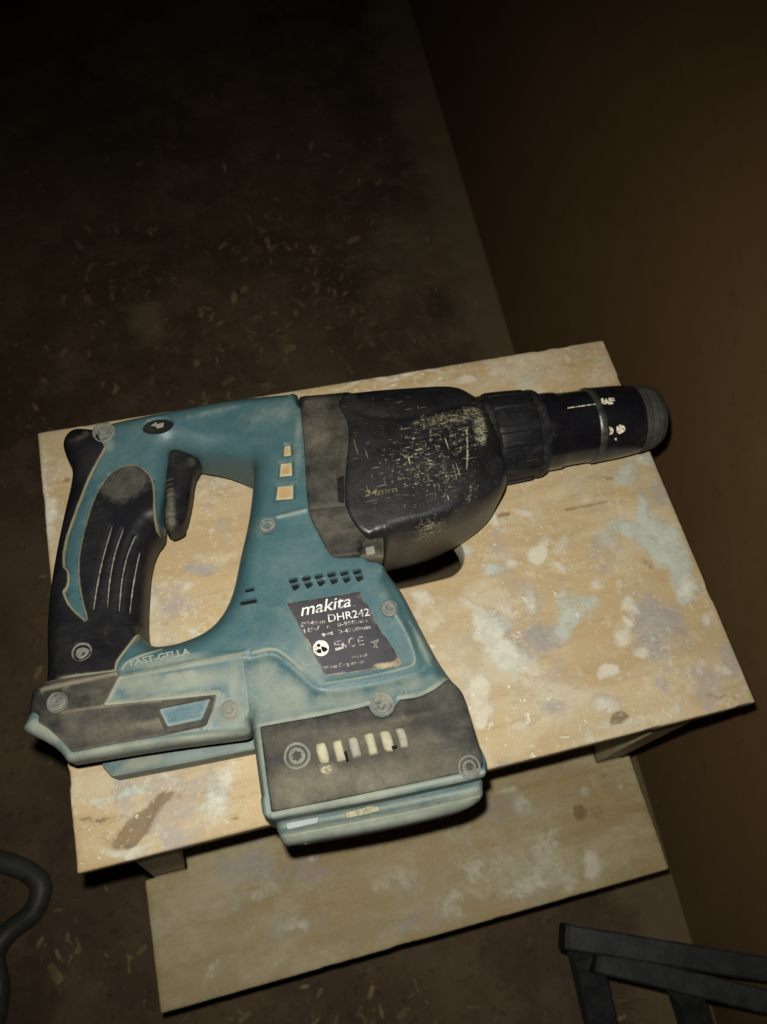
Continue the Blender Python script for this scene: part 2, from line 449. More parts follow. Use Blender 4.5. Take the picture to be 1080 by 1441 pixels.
    for f in feats:
        B = f['b']; cl = f.get('closed', True); w = f['w']
        d2, _ = seg_dist(V2, B, cl)
        if cl:
            sd = np.where(inside(V2, B), d2, -d2); k = sstep(sd, -w * .5, w * .5)
        else:
            k = np.exp(-(d2 / w) ** 2 * 1.2)
        Z += f['d'] * k
        if f.get('dust'): du = np.maximum(du, f['dust'] * np.exp(-(d2 / f.get('dw', .0012)) ** 2))
        if f.get('fill'): du = np.maximum(du, f['fill'] * k)
    if extra is not None: Z += extra(V2) * sstep(dd, 0, .002)
    # order check
    a = V2[T]; ar = (a[:, 1, 0] - a[:, 0, 0]) * (a[:, 2, 1] - a[:, 0, 1]) - (a[:, 2, 0] - a[:, 0, 0]) * (a[:, 1, 1] - a[:, 0, 1])
    T[ar < 0] = T[ar < 0][:, ::-1]
    if bottom == 'mirror': zb_ = zmid - Hh
    else: zb_ = np.full(nb, bottom)
    W = np.r_[np.c_[V2, zmid + Z], np.c_[V2, zb_]]
    faces = [tuple(t) for t in T] + [(t[0] + nb, t[2] + nb, t[1] + nb) for t in T]
    cnt = {}
    for t in T:
        for e in ((t[0], t[1]), (t[1], t[2]), (t[2], t[0])):
            k = (min(e), max(e)); cnt[k] = None if k in cnt else e
    for e in cnt.values():
        if e is not None: faces.append((e[1], e[0], e[0] + nb, e[1] + nb))
    o = mesh_obj(name, W, faces, mat, parent, sharp=sharp)
    if dust is not None: du = np.maximum(du, dust(V2))
    if edge_dust:
        seamk = 1 - sstep(rq, .002, .004)
        du = np.maximum(du, edge_dust * np.exp(-(dd / edge_w) ** 2) * seamk)
    fattr(o, dust=np.r_[du, du * .3])
    return o
def blobs(lst, z):
    """smooth mask from (px, py, radius_px[, radius2_px, angle_deg], strength)"""
    items = []
    for b in lst:
        if len(b) == 4: px, py, r1, k = b; r2 = r1; an = 0
        else: px, py, r1, r2, an, k = b
        c = P(px, py, z)[:2]
        ca, sa = math.cos(math.radians(an)), math.sin(math.radians(an))
        ax = P(px + r1 * ca, py + r1 * sa, z)[:2] - c; bx = P(px - r2 * sa, py + r2 * ca, z)[:2] - c
        items.append((c, np.linalg.inv(np.array([ax, bx]).T), k))
    def f(Q):
        m = np.zeros(len(Q))
        for c, inv, k in items:
            e = ((Q - c) @ inv.T); m = np.maximum(m, k * np.exp(-(e ** 2).sum(1) ** 1.5 * .7))
        return m
    return f
def line_feat(pts, dz, w, d, **kw):
    B, _ = poly_px([(p[0], p[1], dz) for p in pts], closed=False, step=.001)
    return dict(b=B, closed=False, w=w, d=d, **kw)
def poly_feat(pts, dz, w, d, f=1.0, **kw):
    B, _ = poly_px([(p[0], p[1], dz, f) for p in pts], step=.0008)
    return dict(b=B, closed=True, w=w, d=d, **kw)
def circ(px, py, rx, ry=None, an=0, n=14):
    ry = ry or rx; ca, sa = math.cos(math.radians(an)), math.sin(math.radians(an))
    return [(px + rx * math.cos(t) * ca - ry * math.sin(t) * sa, py + rx * math.cos(t) * sa + ry * math.sin(t) * ca) for t in np.linspace(0, 2 * math.pi, n, endpoint=False)]

# ------------------------------------------------------------------ floor and wall
def grid_mesh(name, x0, x1, y0, y1, s, mat, kind=None):
    xs = np.linspace(x0, x1, int((x1 - x0) / s) + 1); ys = np.linspace(y0, y1, int((y1 - y0) / s) + 1)
    X, Y = np.meshgrid(xs, ys); v = np.c_[X.ravel(), Y.ravel(), np.zeros(X.size)]
    nx = len(xs); idx = np.arange(X.size).reshape(X.shape)
    f = np.c_[idx[:-1, :-1].ravel(), idx[:-1, 1:].ravel(), idx[1:, 1:].ravel(), idx[1:, :-1].ravel()]
    o = mesh_obj(name, v, f, mat)
    if kind: o['kind'] = kind
    return o, v[:, :2]
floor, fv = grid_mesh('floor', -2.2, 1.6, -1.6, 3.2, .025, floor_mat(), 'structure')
# the line where floor and wall meet
wa = P(575., 0., 0.); wb = P(970., 1312., 0.)
wd = (wb - wa)[:2] / np.linalg.norm((wb - wa)[:2]); wn = np.array([wd[1], -wd[0]])
if wn[0] > 0: wn = -wn          # towards the room
dw = (fv - wa[:2]) @ wn
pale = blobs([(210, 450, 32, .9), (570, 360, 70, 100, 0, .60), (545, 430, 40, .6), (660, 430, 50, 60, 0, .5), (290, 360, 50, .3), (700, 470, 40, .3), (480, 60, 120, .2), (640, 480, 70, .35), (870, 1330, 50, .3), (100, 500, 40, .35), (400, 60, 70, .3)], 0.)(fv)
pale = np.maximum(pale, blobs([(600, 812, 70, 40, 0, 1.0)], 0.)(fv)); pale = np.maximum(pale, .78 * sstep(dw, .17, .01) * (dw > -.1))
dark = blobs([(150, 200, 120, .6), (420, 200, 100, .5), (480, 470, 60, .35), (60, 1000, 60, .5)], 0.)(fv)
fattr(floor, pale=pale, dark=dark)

def wall_builder():
    a = wa[:2] - wd * 2.2; b = wa[:2] + wd * 3.4; th = -wn * .12
    v = []; f = []
    q = [a, b, b + th, a + th]
    for z in (-.02, 2.5):
        for p in q: v.append((p[0], p[1], z))
    f = [(0, 1, 2, 3), (7, 6, 5, 4)] + [(i, i + 4, (i + 1) % 4 + 4, (i + 1) % 4) for i in range(4)]
    o = mesh_obj('wall', v, f, wall_mat(), smooth=False)
    bm = bmesh.new(); bm.from_mesh(o.data); bmesh.ops.recalc_face_normals(bm, faces=bm.faces); bm.to_mesh(o.data); bm.free()
    o['kind'] = 'structure'
wall_builder()

# ------------------------------------------------------------------ step stool
stool = thing('step_stool', 'paint-splattered pine step stool with a hand hole and two steps, standing on the dark floor', 'step stool', (0, -.04, 0))
def flat_board(name, x0, x1, y0, y1, ztop, th, mat, rc, masks, hole=None, grid=.0035, notch=None):
    if notch: V = np.array(notch)
    else: V = np.array([(x0, y0), (x1, y0), (x1, y1), (x0, y1)], float)
    ol = fillet(V, [rc] * len(V), .002)
    hs = [fillet(np.array(hole), [None] * len(hole), .0015)] if hole else []
    zmid = ztop - th / 2
    B, sr_ = ol; er = np.random.default_rng(5 if hole else 6); tt = np.roll(B, -1, 0) - np.roll(B, 1, 0); tt /= np.linalg.norm(tt, axis=1)[:, None]; nn = np.c_[-tt[:, 1], tt[:, 0]]
    jit = np.convolve(er.standard_normal(len(B) + 4), [.2] * 5, 'valid')[:len(B)] * .00018
    for k in er.integers(0, len(B), 26): jit[max(0, k - 1):k + 2] += er.uniform(.0001, .0008) * (1 if hole else .5)
    sgn_ = 1 if area(B) > 0 else -1
    ol = (B + nn * (np.abs(jit) * sgn_)[:, None], sr_)
    o = field(name, ol, lambda Q: np.full(len(Q), th / 2), mat, stool, holes=hs, r=.0018, te=.9, grid=grid, bottom='mirror', zmid=zmid, sharp=50)
    Q = np.array([tuple(v.co) for v in o.data.vertices])[:, :2] + np.array([0, -.04])
    wr = np.random.default_rng(3 if hole else 11); Qw = Q.copy()
    for k in range(26):
        kv = wr.standard_normal(2); kv *= (2 * math.pi / wr.uniform(.010, .055)) / np.linalg.norm(kv)
        am = .055 / np.linalg.norm(kv) * .55; dv = wr.standard_normal(2); Qw += (dv * am * 3.2)[None] * np.sin(Q @ kv + wr.uniform(0, 6.3))[:, None]
    lo, hi = Q.min(0), Q.max(0); extra_b = {k: [] for k in masks}
    at = {k: blobs(b, ztop)(Qw) for k, b in masks.items()}
    for k, num, st in (('white', 70, .62), ('blue', 16, .5), ('grey', 26, .6), ('brown', 16, .5)):
        for _ in range(int(num * (1 if hole else .45))):
            c = lo + (hi - lo) * wr.random(2); an = wr.uniform(0, 3.14); r1 = wr.uniform(.0015, .011); r2 = r1 * wr.uniform(.25, .8)
            e = Qw - c; u_ = (e[:, 0] * math.cos(an) + e[:, 1] * math.sin(an)) / r1; v_ = (-e[:, 0] * math.sin(an) + e[:, 1] * math.cos(an)) / r2
            at[k] = np.maximum(at[k], wr.uniform(.3, 1) * st * np.exp(-(u_ * u_ + v_ * v_)))
    fattr(o, **at)
    return o
hh = [(.036 * sx + .014 * c, .0155 * s_) for sx, c, s_ in []]
hole = []
for t in np.linspace(-90, 90, 7): hole.append((.036 + .0165 * math.cos(math.radians(t)), -.0022 + .0165 * math.sin(math.radians(t))))
for t in np.linspace(90, 270, 7): hole.append((-.036 + .0165 * math.cos(math.radians(t)), -.0022 + .0165 * math.sin(math.radians(t))))
top_masks = dict(
    blue=[(882, 742, 24, 14, 20, .75), (912, 748, 26, 20, 0, .85), (935, 770, 24, 26, 0, .85), (962, 800, 20, 26, 20, .8), (968, 830, 16, 20, 0, .7), (905, 715, 14, 22, 0, .6), (885, 668, 22, 14, 0, .6), (910, 650, 12, 10, 0, .6), (860, 760, 14, .4),
          (694, 885, 20, 30, 20, .6), (715, 925, 34, 16, 10, .65), (800, 870, 16, 34, 10, .55), (820, 850, 22, 12, 0, .45), (180, 1115, 34, 10, -8, .5), (300, 1110, 20, 40, 15, .5), (660, 778, 10, 16, 0, .5), (692, 800, 18, 10, 10, .45)],
    white=[(762, 775, 10, 17, 10, .75), (740, 815, 12, 8, 0, .5), (790, 765, 10, .55), (783, 795, 14, 9, 20, .6), (718, 795, 10, 8, 0, .55), (745, 720, 16, 8, 0, .45), (655, 848, 14, 8, 30, .6), (676, 870, 14, 20, -10, .7), (690, 905, 18, 26, 0, .75), (715, 925, 30, 18, 10, .6), (742, 932, 20, 8, 20, .5),
           (861, 946, 9, 9, 0, 1.0), (907, 909, 11, 9, 0, .85), (873, 891, 16, 9, 0, .6), (893, 855, 13, .62), (838, 822, 13, .5), (745, 845, 14, .4), (853, 989, 18, 14, 0, .62), (672, 970, 16, 24, 0, .75), (684, 1003, 10, 12, 0, .7), (862, 1022, 40, 10, -14, .5), (960, 985, 40, 8, -14, .35),
           (1018, 933, 14, 9, 0, .5), (993, 870, 10, 14, 0, .45), (968, 822, 14, .6), (590, 832, 16, 9, 0, .6), (600, 845, 14, .3), (322, 1090, 14, .6), (297, 1130, 28, 34, 0, .45), (178, 1190, 34, 10, -8, .5), (150, 1120, 22, 7, 0, .4), (67, 735, 14, 34, 0, .5), (62, 690, 8, .4), (104, 1128, 7, .8),
           (283, 773, 16, 8, 0, .5), (268, 835, 14, 10, 0, .5), (330, 720, 14, .3), (700, 522, 20, 9, 0, .5), (725, 508, 8, .5), (660, 530, 20, 6, -8, .5), (803, 508, 6, .6), (850, 484, 10, 6, 0, .5), (330, 570, 60, 4, -9, .4), (540, 532, 80, 4, -9, .5), (345, 600, 30, .2), (760, 1020, 60, 8, -13, .35)],
    grey=[(930, 880, 34, 46, 0, .62), (760, 900, 50, 24, -10, .45), (985, 700, 20, 40, 20, .4), (620, 1060, 40, 20, -12, .4), (850, 780, 30, 24, 0, .4), (925, 880, 22, 40, 0, .55), (782, 895, 15, 13, 0, .7), (775, 995, 20, 16, 0, .6), (705, 890, 16, 10, 30, .6), (850, 985, 22, 18, 0, .5), (283, 797, 17, 13, 0, .8), (304, 742, 10, 14, 20, .7), (300, 690, 16, .3), (985, 690, 10, 30, 0, .2), (640, 720, 20, .2), (935, 690, 18, 30, 0, .4), (745, 842, 18, 12, 0, .4), (990, 880, 14, 20, 0, .45)],
    brown=[(190, 1163, 34, 11, -28, .95), (218, 1140, 28, 9, -45, .85), (240, 1124, 8, 5, 0, .7), (876, 1008, 9, 12, 20, .8), (868, 1022, 8, .6), (830, 712, 40, 3, -8, .5), (712, 735, 18, 3, -5, .6), (845, 552, 14, 4, -10, .3), (140, 1150, 30, 4, -5, .35), (856, 670, 8, 4, 0, .5), (1010, 985, 20, 3, -14, .4)])
TBY = .1356
board = flat_board('top_board', -.2, .2, -TBY, TBY, ZB, .019, WOOD, .0015, top_masks, hole=hole, grid=.003)
low_masks = dict(
    blue=[(770, 1190, 50, 34, 0, .2), (700, 1190, 26, .2), (400, 1300, 26, 30, 0, .22), (350, 1250, 40, .18)],
    white=[(832, 1218, 12, 22, -20, .85), (800, 1235, 10, 16, -20, .5), (690, 1225, 70, 42, -8, .40), (760, 1210, 34, 40, 0, .42), (640, 1270, 26, .35), (715, 1115, 18, 6, 0, .45), (380, 1255, 40, 18, 0, .35), (425, 1300, 12, .5), (300, 1372, 10, 26, 20, .4), (740, 1240, 30, .5), (560, 1240, 40, 20, 0, .3), (640, 1170, 30, 20, 0, .35)],
    grey=[(720, 1140, 60, 20, 0, .3), (430, 1230, 60, 20, -10, .4), (580, 1300, 50, 20, -10, .3), (350, 1220, 40, 26, 0, .4)],
    brown=[(818, 1140, 9, 8, 0, .85), (860, 1085, 30, 3, -10, .4), (300, 1300, 60, 4, -10, .3)])
LZ = .2325
sx0, sx1 = .1755, .2075
flat_board('lower_step', 0, 0, 0, 0, LZ, .019, WOOD2, .002, low_masks, grid=.0045,
           notch=[(-sx1, -.2285), (.205, -.2285), (.205, -.1356), (sx0 - .001, -.1356), (sx0 - .001, -.03), (-sx0 + .001, -.03), (-sx0 + .001, -.1356), (-sx1, -.1356)])
def side_panel(sgn):
    # plank of 24 mm leaning outward, cut to a step; outline in (y, z)
    prof = [(-.1342, .4455), (.115, .4455), (.165, .0), (.105, .0), (.06, .16), (-.10, .16), (-.165, .0), (-.225, .0), (-.225, .2125), (-.1342, .2125)]
    B, _ = fillet(np.array(prof), [0, 0, .003, .006, .03, .03, .006, .003, .002, .002], .006)
    n = len(B); v = []
    for off in (0, .0245):
        for y, z in B:
            x = .150 + (.4455 - z) * .122 + off
            v.append((sgn * x, y, z))
    f = [tuple(range(n)), tuple(range(2 * n - 1, n - 1, -1))] + [(i, i + n, (i + 1) % n + n, (i + 1) % n) for i in range(n)]
    o = mesh_obj('side_panel', v, f, WOOD3, stool, sharp=30)
    bm = bmesh.new(); bm.from_mesh(o.data); bmesh.ops.recalc_face_normals(bm, faces=bm.faces); bmesh.ops.triangulate(bm, faces=[x for x in bm.faces if len(x.verts) > 4]); bm.to_mesh(o.data); bm.free()
    z0 = np.zeros(len(o.data.vertices)); fattr(o, blue=z0, white=z0, grey=z0, brown=z0)
for sgn in (-1, 1): side_panel(sgn)
def box(name, x0, x1, y0, y1, z0, z1, mat, parent, bev=.002):
    bm = bmesh.new(); bmesh.ops.create_cube(bm, size=1)
    off = Vector(parent_loc(parent))
    for v in bm.verts: v.co = Vector(((x0 + x1) / 2 + v.co.x * (x1 - x0), (y0 + y1) / 2 + v.co.y * (y1 - y0), (z0 + z1) / 2 + v.co.z * (z1 - z0))) - off
    bmesh.ops.bevel(bm, geom=bm.edges[:], offset=bev, segments=2, affect='EDGES')
    me = bpy.data.meshes.new(name); bm.to_mesh(me); bm.free(); me.materials.append(mat)
    return link(bpy.data.objects.new(name, me), parent)
cb = box('crossbar', -.163, .163, .085, .105, .36, .43, WOOD3, stool)

# ------------------------------------------------------------------ rotary hammer
drill = thing('rotary_hammer', 'dusty teal and black cordless rotary hammer without battery, lying on its side on the stool', 'rotary hammer', (0, 0, ZB))

ctrl = [(110, 640, 17), (100, 750, 17.5), (160, 700, 19), (150, 800, 19.5), (140, 900, 22), (217, 600, 20), (230, 650, 18.5), (300, 600, 23), (300, 650, 21), (350, 600, 27), (400, 570, 29), (395, 640, 33), (400, 700, 34), (380, 750, 34),
        (345, 850, 31), (320, 900, 31), (250, 925, 30), (180, 935, 28), (90, 985, 28.5), (110, 1050, 28.5), (250, 1000, 30), (340, 1000, 31), (370, 900, 33), (450, 850, 34.5), (520, 800, 34.5), (560, 870, 34), (600, 930, 34),
        (480, 960, 35), (450, 1000, 36), (400, 1080, 37), (550, 1080, 37.5), (650, 1060, 37), (650, 990, 36), (400, 1140, 37), (640, 1090, 37), (440, 650, 35), (470, 760, 34)]
bodyT = TPS([P(x, y, ZM + t * .001)[:2] for x, y, t in ctrl], np.array([t * .001 for _, _, t in ctrl]))
def onto(px, py, T=bodyT, lift=0.):
    z = ZM + .03
    for _ in range(4):
        p = P(px, py, z); z = ZM + float(T(p[None, :2])[0]) + lift
    return P(px, py, z)
def T_at(px, py, T=bodyT): return (onto(px, py, T)[2] - ZM) * 1000

body_px = [(137, 597, 14, 4), (200, 585, 14), (300, 567, 16), (345, 559, 19), (420, 553, 21, 1), (427, 600, 33), (432, 692, 34), (436, 728, 34), (453, 757, 34), (463, 778, 34), (473, 785, 34), (508, 783, 34, 2), (538, 786, 33, 4),
           (561, 836, 12), (583, 878, 12), (613, 930, 17), (635, 956, 23), (655, 975, 27), (667, 1020, 28), (679, 1067, 29), (682, 1095, 29, 3), (540, 1126, 30), (384, 1155, 30, 3), (371, 1149, 28, 2), (353, 1020, 28, 2), (340, 1010, 20, 3), (240, 1022, 18), (114, 1040, 18, 6), (98, 1030, 16), (70, 1010, 16), (62, 985, 16, 6), (80, 955, 14, 6),
           (80, 860, 12), (85, 800, 12), (95, 740, 12), (110, 690, 12), (113, 655, 12), (104, 635, 12), (112, 612, 13, 6)]
hole_px = [(248, 655, -12, 4), (284, 666, -12), (321, 670, -12), (363, 680, -8, 5), (352, 732, 17), (338, 790, 17), (329, 838, 16), (314, 869, 16), (294, 889, 17), (266, 901, 18), (240, 908, 18), (216, 910, 17, 3), (201, 901, 2, 2), (194, 886, -6), (198, 831, -8), (203, 800, -8), (210, 774, -6), (222, 754, 0, 2), (231, 741, -2, 2), (241, 700, -8)]
rim0 = {i: .0012 for i in (5, 6, 7, 8, 9, 10)}
rim0.update({4: .0105, 11: .0015, 12: .004})
rim0.update({19: .0022, 20: .0022, 21: .0022, 22: .0022, 23: .003, 24: .004})
fe = []
# moulded channel round the label, vents and screw wells
t = T_at(480, 900)
fe.append(line_feat([(352, 926), (384, 918), (402, 930), (420, 946), (438, 966), (458, 976), (520, 966), (575, 953), (596, 945), (601, 932), (585, 892), (570, 862), (545, 815)], t, .0030, -.0016, dust=.16, dw=.005))
fe.append(line_feat([(356, 917), (386, 910), (408, 926), (425, 942)], t, .0010, .0004, dust=.8, dw=.0011))
fe.append(line_feat([(458, 962), (520, 952), (572, 940), (588, 932), (574, 890), (556, 862)], t, .0010, .0003, dust=.55, dw=.0010))
fe.append(line_feat([(606, 934), (592, 892), (578, 872)], t, .0008, .0003, dust=.5, dw=.0008))
fe.append(line_feat([(391, 727), (432, 718)], T_at(400, 720), .0009, .0005, dust=.7, dw=.001))
fe.append(line_feat([(171, 951), (260, 935), (344, 920)], T_at(260, 935), .0010, .0006, dust=.95, dw=.0012))
fe.append(line_feat([(172, 941), (176, 932), (200, 921), (226, 912)], T_at(200, 925), .0008, .0004, dust=.8, dw=.0009))
for ln, k_ in (([(354, 1020), (438, 1006), (505, 992), (519, 988)], .95), ([(561, 981), (590, 977), (612, 966), (629, 953)], .95), ([(360, 1030), (368, 1085), (377, 1146)], .8), ([(384, 1148), (470, 1131), (547, 1115), (640, 1095), (682, 1086)], .8)):
    fe.append(line_feat(ln, T_at(450, 1010), .0010, .0002, dust=k_, dw=.0013))
vent_c = [(414, 821.5, 0), (432.5, 818.5, 0), (450, 815.5, 0), (468, 813, 0), (486, 811, 0), (504, 809, 0)]
vents = []
for vx, vy, _ in vent_c:
    vents.append([(vx - 7, vy - 6), (vx + 3.5, vy - 8.5), (vx + 5, vy - 3.5), (vx - 5, vy - 1)])
    vents.append([(vx - 3.5, vy + 2), (vx + 6, vy - .3), (vx + 7.5, vy + 4.5), (vx + .5, vy + 9)])
vents.append([(338, 846), (360, 843), (362, 848), (340, 851)])
vents.append([(345, 829), (357, 827), (358, 831), (346, 833)])
for v in vents: fe.append(poly_feat(v, T_at(v[0][0], v[0][1]), .0009, -.0022, .5))
sq = [[(399, 626), (410, 624), (412, 642), (398, 644)], [(393, 650), (413, 648), (414, 671), (391, 673)], [(388, 682), (416, 680), (416, 704), (385, 706)]]
for v in sq: fe.append(poly_feat(v, T_at(v[0][0], v[0][1]), .0012, -.0020, .7, dust=.3, dw=.0015))
body_screws = [(377, 739, 12, 'a'), (548.5, 856, 11.5, 'b')]
for sx, sy, sr, _ in body_screws: fe.append(poly_feat(circ(sx, sy, sr), T_at(sx, sy), .0010, -.0012, None))
kn = circ(222, 598, 23, 11, -9)
fe.append(poly_feat(kn, T_at(222, 598), .0012, -.0018, None, dust=.15))
def T2(Q): return bodyT(Q)
grip_px = [(133, 598, 13, 3), (140, 612, 17), (151, 629, 18, 1), (129, 667, 18), (110, 715, 18), (95, 752, 18), (90, 776, 18, 1), (91, 797, 18, 1), (97.5, 802, 18), (99, 814, 18), (97, 828, 18), (91, 833, 18, 1), (98.5, 850, 19), (108, 861, 19), (122, 873, 20, .5), (115, 846, 19), (109, 814, 19), (109.5, 780, 19), (117, 745.5, 19), (129, 704, 19), (146.5, 672, 19), (167, 656, 19), (188, 651, 19), (205, 659, 19), (217, 675, 18.5), (220, 698, 18), (220, 742, 17), (224, 750, 10), (230, 756, 2, 2),
           (221, 774, -3), (213, 800, -3), (210, 831, -3), (207.5, 880, -3), (206, 907, 6, 2), (178, 925, 20), (169, 936, 22, 1), (166, 947, 25, 1), (120, 952, 24), (74, 961, 22), (62, 964, 14, 4), (70, 939, 5), (68, 900, 5), (69, 857, 5), (74, 814, 5), (81, 773, 5), (91, 725, 5), (101, 684, 5), (103, 662, 5), (93, 643, 5), (87, 622, 5), (104, 602, 7)]
gripB, _ = poly_px(grip_px)
def under_grip(Q):
    d_ = seg_dist(Q, gripB)[0]; return -.0060 * sstep(np.where(inside(Q, gripB), d_, -d_), .0004, .0020)

bdust = blobs([(395, 985, 50, 40, 0, .62), (370, 950, 26, 30, 0, .55), (480, 985, 60, 18, -10, .55), (440, 930, 34, 34, 30, .50), (560, 965, 60, 14, -12, .5), (420, 870, 40, .25), (540, 830, 20, .3), (640, 1105, 40, 14, 0, .6), (480, 1130, 120, 16, -10, .75), (362, 1080, 14, 80, 0, .7), (145, 608, 12, .4), (385, 575, 50, 20, -8, .35), (420, 620, 6, 60, 0, .4),
               (225, 928, 60, 8, -9, .62), (300, 935, 50, 16, -9, .4), (360, 740, 18, .3), (350, 860, 20, .2), (300, 565, 60, 5, -9, .35), (520, 880, 70, .2), (596, 905, 8, 34, -25, .5)], ZM + .034)
body = field('body_shell', poly_px(body_px), T2, TEAL, drill, holes=[poly_px(hole_px)], r=.0105, te=.5, rim={0: rim0}, grid=.0021, feats=fe, dust=bdust, edge_dust=.35, extra=under_grip)

def plate(name, pts, T, mat, parent, lift=.0, th=.0012, f=1.0, dust=None, round_=.0006, grid=.0025, edge_dust=0.):
    """thin moulded or printed piece lying on the surface T: top is `lift` above it"""
    B = np.array([onto(p[0], p[1], T, lift)[:2] for p in pts])
    fr = [(p[2] * .001 if len(p) > 2 and p[2] is not None else (None if f is None else f * .001)) for p in pts]
    B, s = fillet(B, fr, .0007)
    step_ = grid
    lo, hi = B.min(0), B.max(0)
    G = np.array([(x, y) for x in np.arange(lo[0], hi[0], step_) for y in np.arange(lo[1], hi[1], step_)]).reshape(-1, 2)
    if area(B) < 0: B = B[::-1]
    t = np.roll(B, -1, 0) - np.roll(B, 1, 0); t /= np.linalg.norm(t, axis=1)[:, None] + 1e-12
    nr = np.c_[-t[:, 1], t[:, 0]]
    I = [B + nr * round_ * .5, B + nr * round_]
    if len(G):
        G = G[inside(G, B)]
        if len(G): I.append(G[seg_dist(G, B)[0] > round_ * 1.6])
    I = np.concatenate(I); I = I[inside(I, B)]; dd = seg_dist(I, B)[0]; I = I[dd > round_ * .4]
    V = np.concatenate([B, I]); nB = len(B)
    vo, eo, fo, *_ = delaunay_2d_cdt([Vector(v) for v in V.tolist()], [(i, (i + 1) % nB) for i in range(nB)], [], 0, 1e-7)
    V2 = np.array([tuple(v) for v in vo]); Tr = np.array(fo); Tr = Tr[inside(V2[Tr].mean(1), B)]
    a = V2[Tr]; ar = (a[:, 1, 0] - a[:, 0, 0]) * (a[:, 2, 1] - a[:, 0, 1]) - (a[:, 2, 0] - a[:, 0, 0]) * (a[:, 1, 1] - a[:, 0, 1])
    Tr[ar < 0] = Tr[ar < 0][:, ::-1]
    d2 = seg_dist(V2, B)[0]; u = np.clip(d2 / round_, 0, 1)
    Z = ZM + T(V2) + lift - round_ * (1 - np.sqrt(np.clip(1 - (1 - u) ** 2, 0, 1))) * (1 if round_ > 1e-5 else 0)
    n = len(V2)
    W = np.r_[np.c_[V2, Z], np.c_[V2, ZM + T(V2) + lift - th]]
    fc = [tuple(x) for x in Tr] + [(x[0] + n, x[2] + n, x[1] + n) for x in Tr]
    cnt = {}
    for x in Tr:
        for e in ((x[0], x[1]), (x[1], x[2]), (x[2], x[0])):
            k = (min(e), max(e)); cnt[k] = None if k in cnt else e
    fc += [(e[1], e[0], e[0] + n, e[1] + n) for e in cnt.values() if e is not None]
    o = mesh_obj(name, W, fc, mat, parent, sharp=50)
    du = dust(V2) if dust is not None else np.zeros(n)
    if edge_dust: du = np.maximum(du, edge_dust * np.exp(-(d2 / .0012) ** 2))
    fattr(o, dust=np.r_[du, du * .3])
    return o

for v in vents: plate('vent_slot', [(p[0], p[1]) for p in v], bodyT, DARK, body, lift=-.0014, th=.0006, f=.3, round_=.0001)
for v in sq: plate('vent_fill', [((p[0] * .78 + np.mean([q[0] for q in v]) * .22), (p[1] * .78 + np.mean([q[1] for q in v]) * .22)) for p in v], bodyT, ORANGED, body, lift=-.0010, th=.0008, f=.6, round_=.0006, edge_dust=.8)

def screw(px, py, r_px, T, parent, mat=SCREW, sink=-.0006, star=True, name='screw', fill=False):
    c = onto(px, py, T, sink); s = np.linalg.norm(onto(px + 1, py, T, sink) - c)
    r = r_px * s; n = 30
    ringsR = [(1.0, -.0020), (1.0, .0), (.95, .0002), (.85, .0001), (.78, -.0005), (.70, -.0006), (.58, -.00025), (.42, -.0002), (.36, -.00025), (.28, -.0008), (.0, -.0007)]
    if fill: ringsR = [(1.0, -.0020), (1.0, .0), (.93, .0003), (.82, .0001), (.74, -.0005), (.60, -.0004), (.46, -.0001), (.36, -.0003), (.26, -.0007), (.14, -.0007), (.0, -.0005)]; ox, oy = random.uniform(-.14, .14), random.uniform(-.14, .14)
    else: ox = oy = 0
    v = []; f = []; ph = random.random() * 6
    g = np.array([(float(T(np.array([[c[0] + .002, c[1]]]))[0]) - float(T(np.array([[c[0] - .002, c[1]]]))[0])) / .004,
                  (float(T(np.array([[c[0], c[1] + .002]]))[0]) - float(T(np.array([[c[0], c[1] - .002]]))[0])) / .004])
    for q, (k, z) in enumerate(ringsR[:-1]):
        for i in range(n):
            a = 2 * math.pi * i / n
            kk = k * (1 + (.16 * math.cos(6 * a + ph) if k < .4 and star else .02 * math.sin(3 * a + ph)))
            x, y = r * kk * math.cos(a) + r * ox * (1 - k), r * kk * math.sin(a) + r * oy * (1 - k)
            if fill and .2 < k < .9: z = z + random.uniform(-.00018, .00018)
            v.append((c[0] + x, c[1] + y, c[2] + z + g @ (x, y)))
    v.append((c[0], c[1], c[2] + ringsR[-1][1]))
    for q in range(len(ringsR) - 2):
        for i in range(n):
            f.append((q * n + i, q * n + (i + 1) % n, (q + 1) * n + (i + 1) % n, (q + 1) * n + i))
    b = (len(ringsR) - 2) * n
    for i in range(n): f.append((b + i, b + (i + 1) % n, len(v) - 1))
    o = mesh_obj(name, v, f, mat, parent, sharp=60)
    fattr(o, dust=rng.random(len(v)) * .5)
    return o
for sx, sy, sr, _ in body_screws: screw(sx, sy, sr, bodyT, drill, fill=True)

# black rubber over the handle, wrapping the teal crescent
gripT = lambda Q: bodyT(Q) + .0009
grim = {i: .0012 for i in list(range(1, 28)) + [33, 34, 35, 36, 37, 38]}
gfe = []
for g in ([(158, 742), (150, 768), (143, 794), (136, 830), (132, 858)], [(174, 745), (166, 766), (160, 787), (154, 820), (151.5, 855)], [(191, 754), (183, 772), (177, 790), (171, 820), (168, 860)], [(197, 778), (192, 800), (186, 834), (183, 864)]):
    gfe.append(line_feat(g, 19.5, .0013, -.0009))
pad = circ(176, 679, 34, 23, -19)
gfe.append(poly_feat(pad, 19.5, .0010, -.0004, None))
for q in (115.6, 917, 14.5),: gfe.append(poly_feat(circ(*q), 22, .001, -.001, None))
gd = blobs([(176, 679, 36, 25, -19, .42), (150, 900, 30, .12), (120, 895, 25, .1), (115, 612, 30, 8, -20, .22), (85, 960, 40, 8, -10, .3)], ZM + .0195)
grip = field('handle_grip', poly_px(grip_px), gripT, BLACK, drill, r=.0130, te=.12, rim={0: grim}, grid=.0020, feats=gfe, dust=gd, edge_dust=.95, edge_w=.0010)
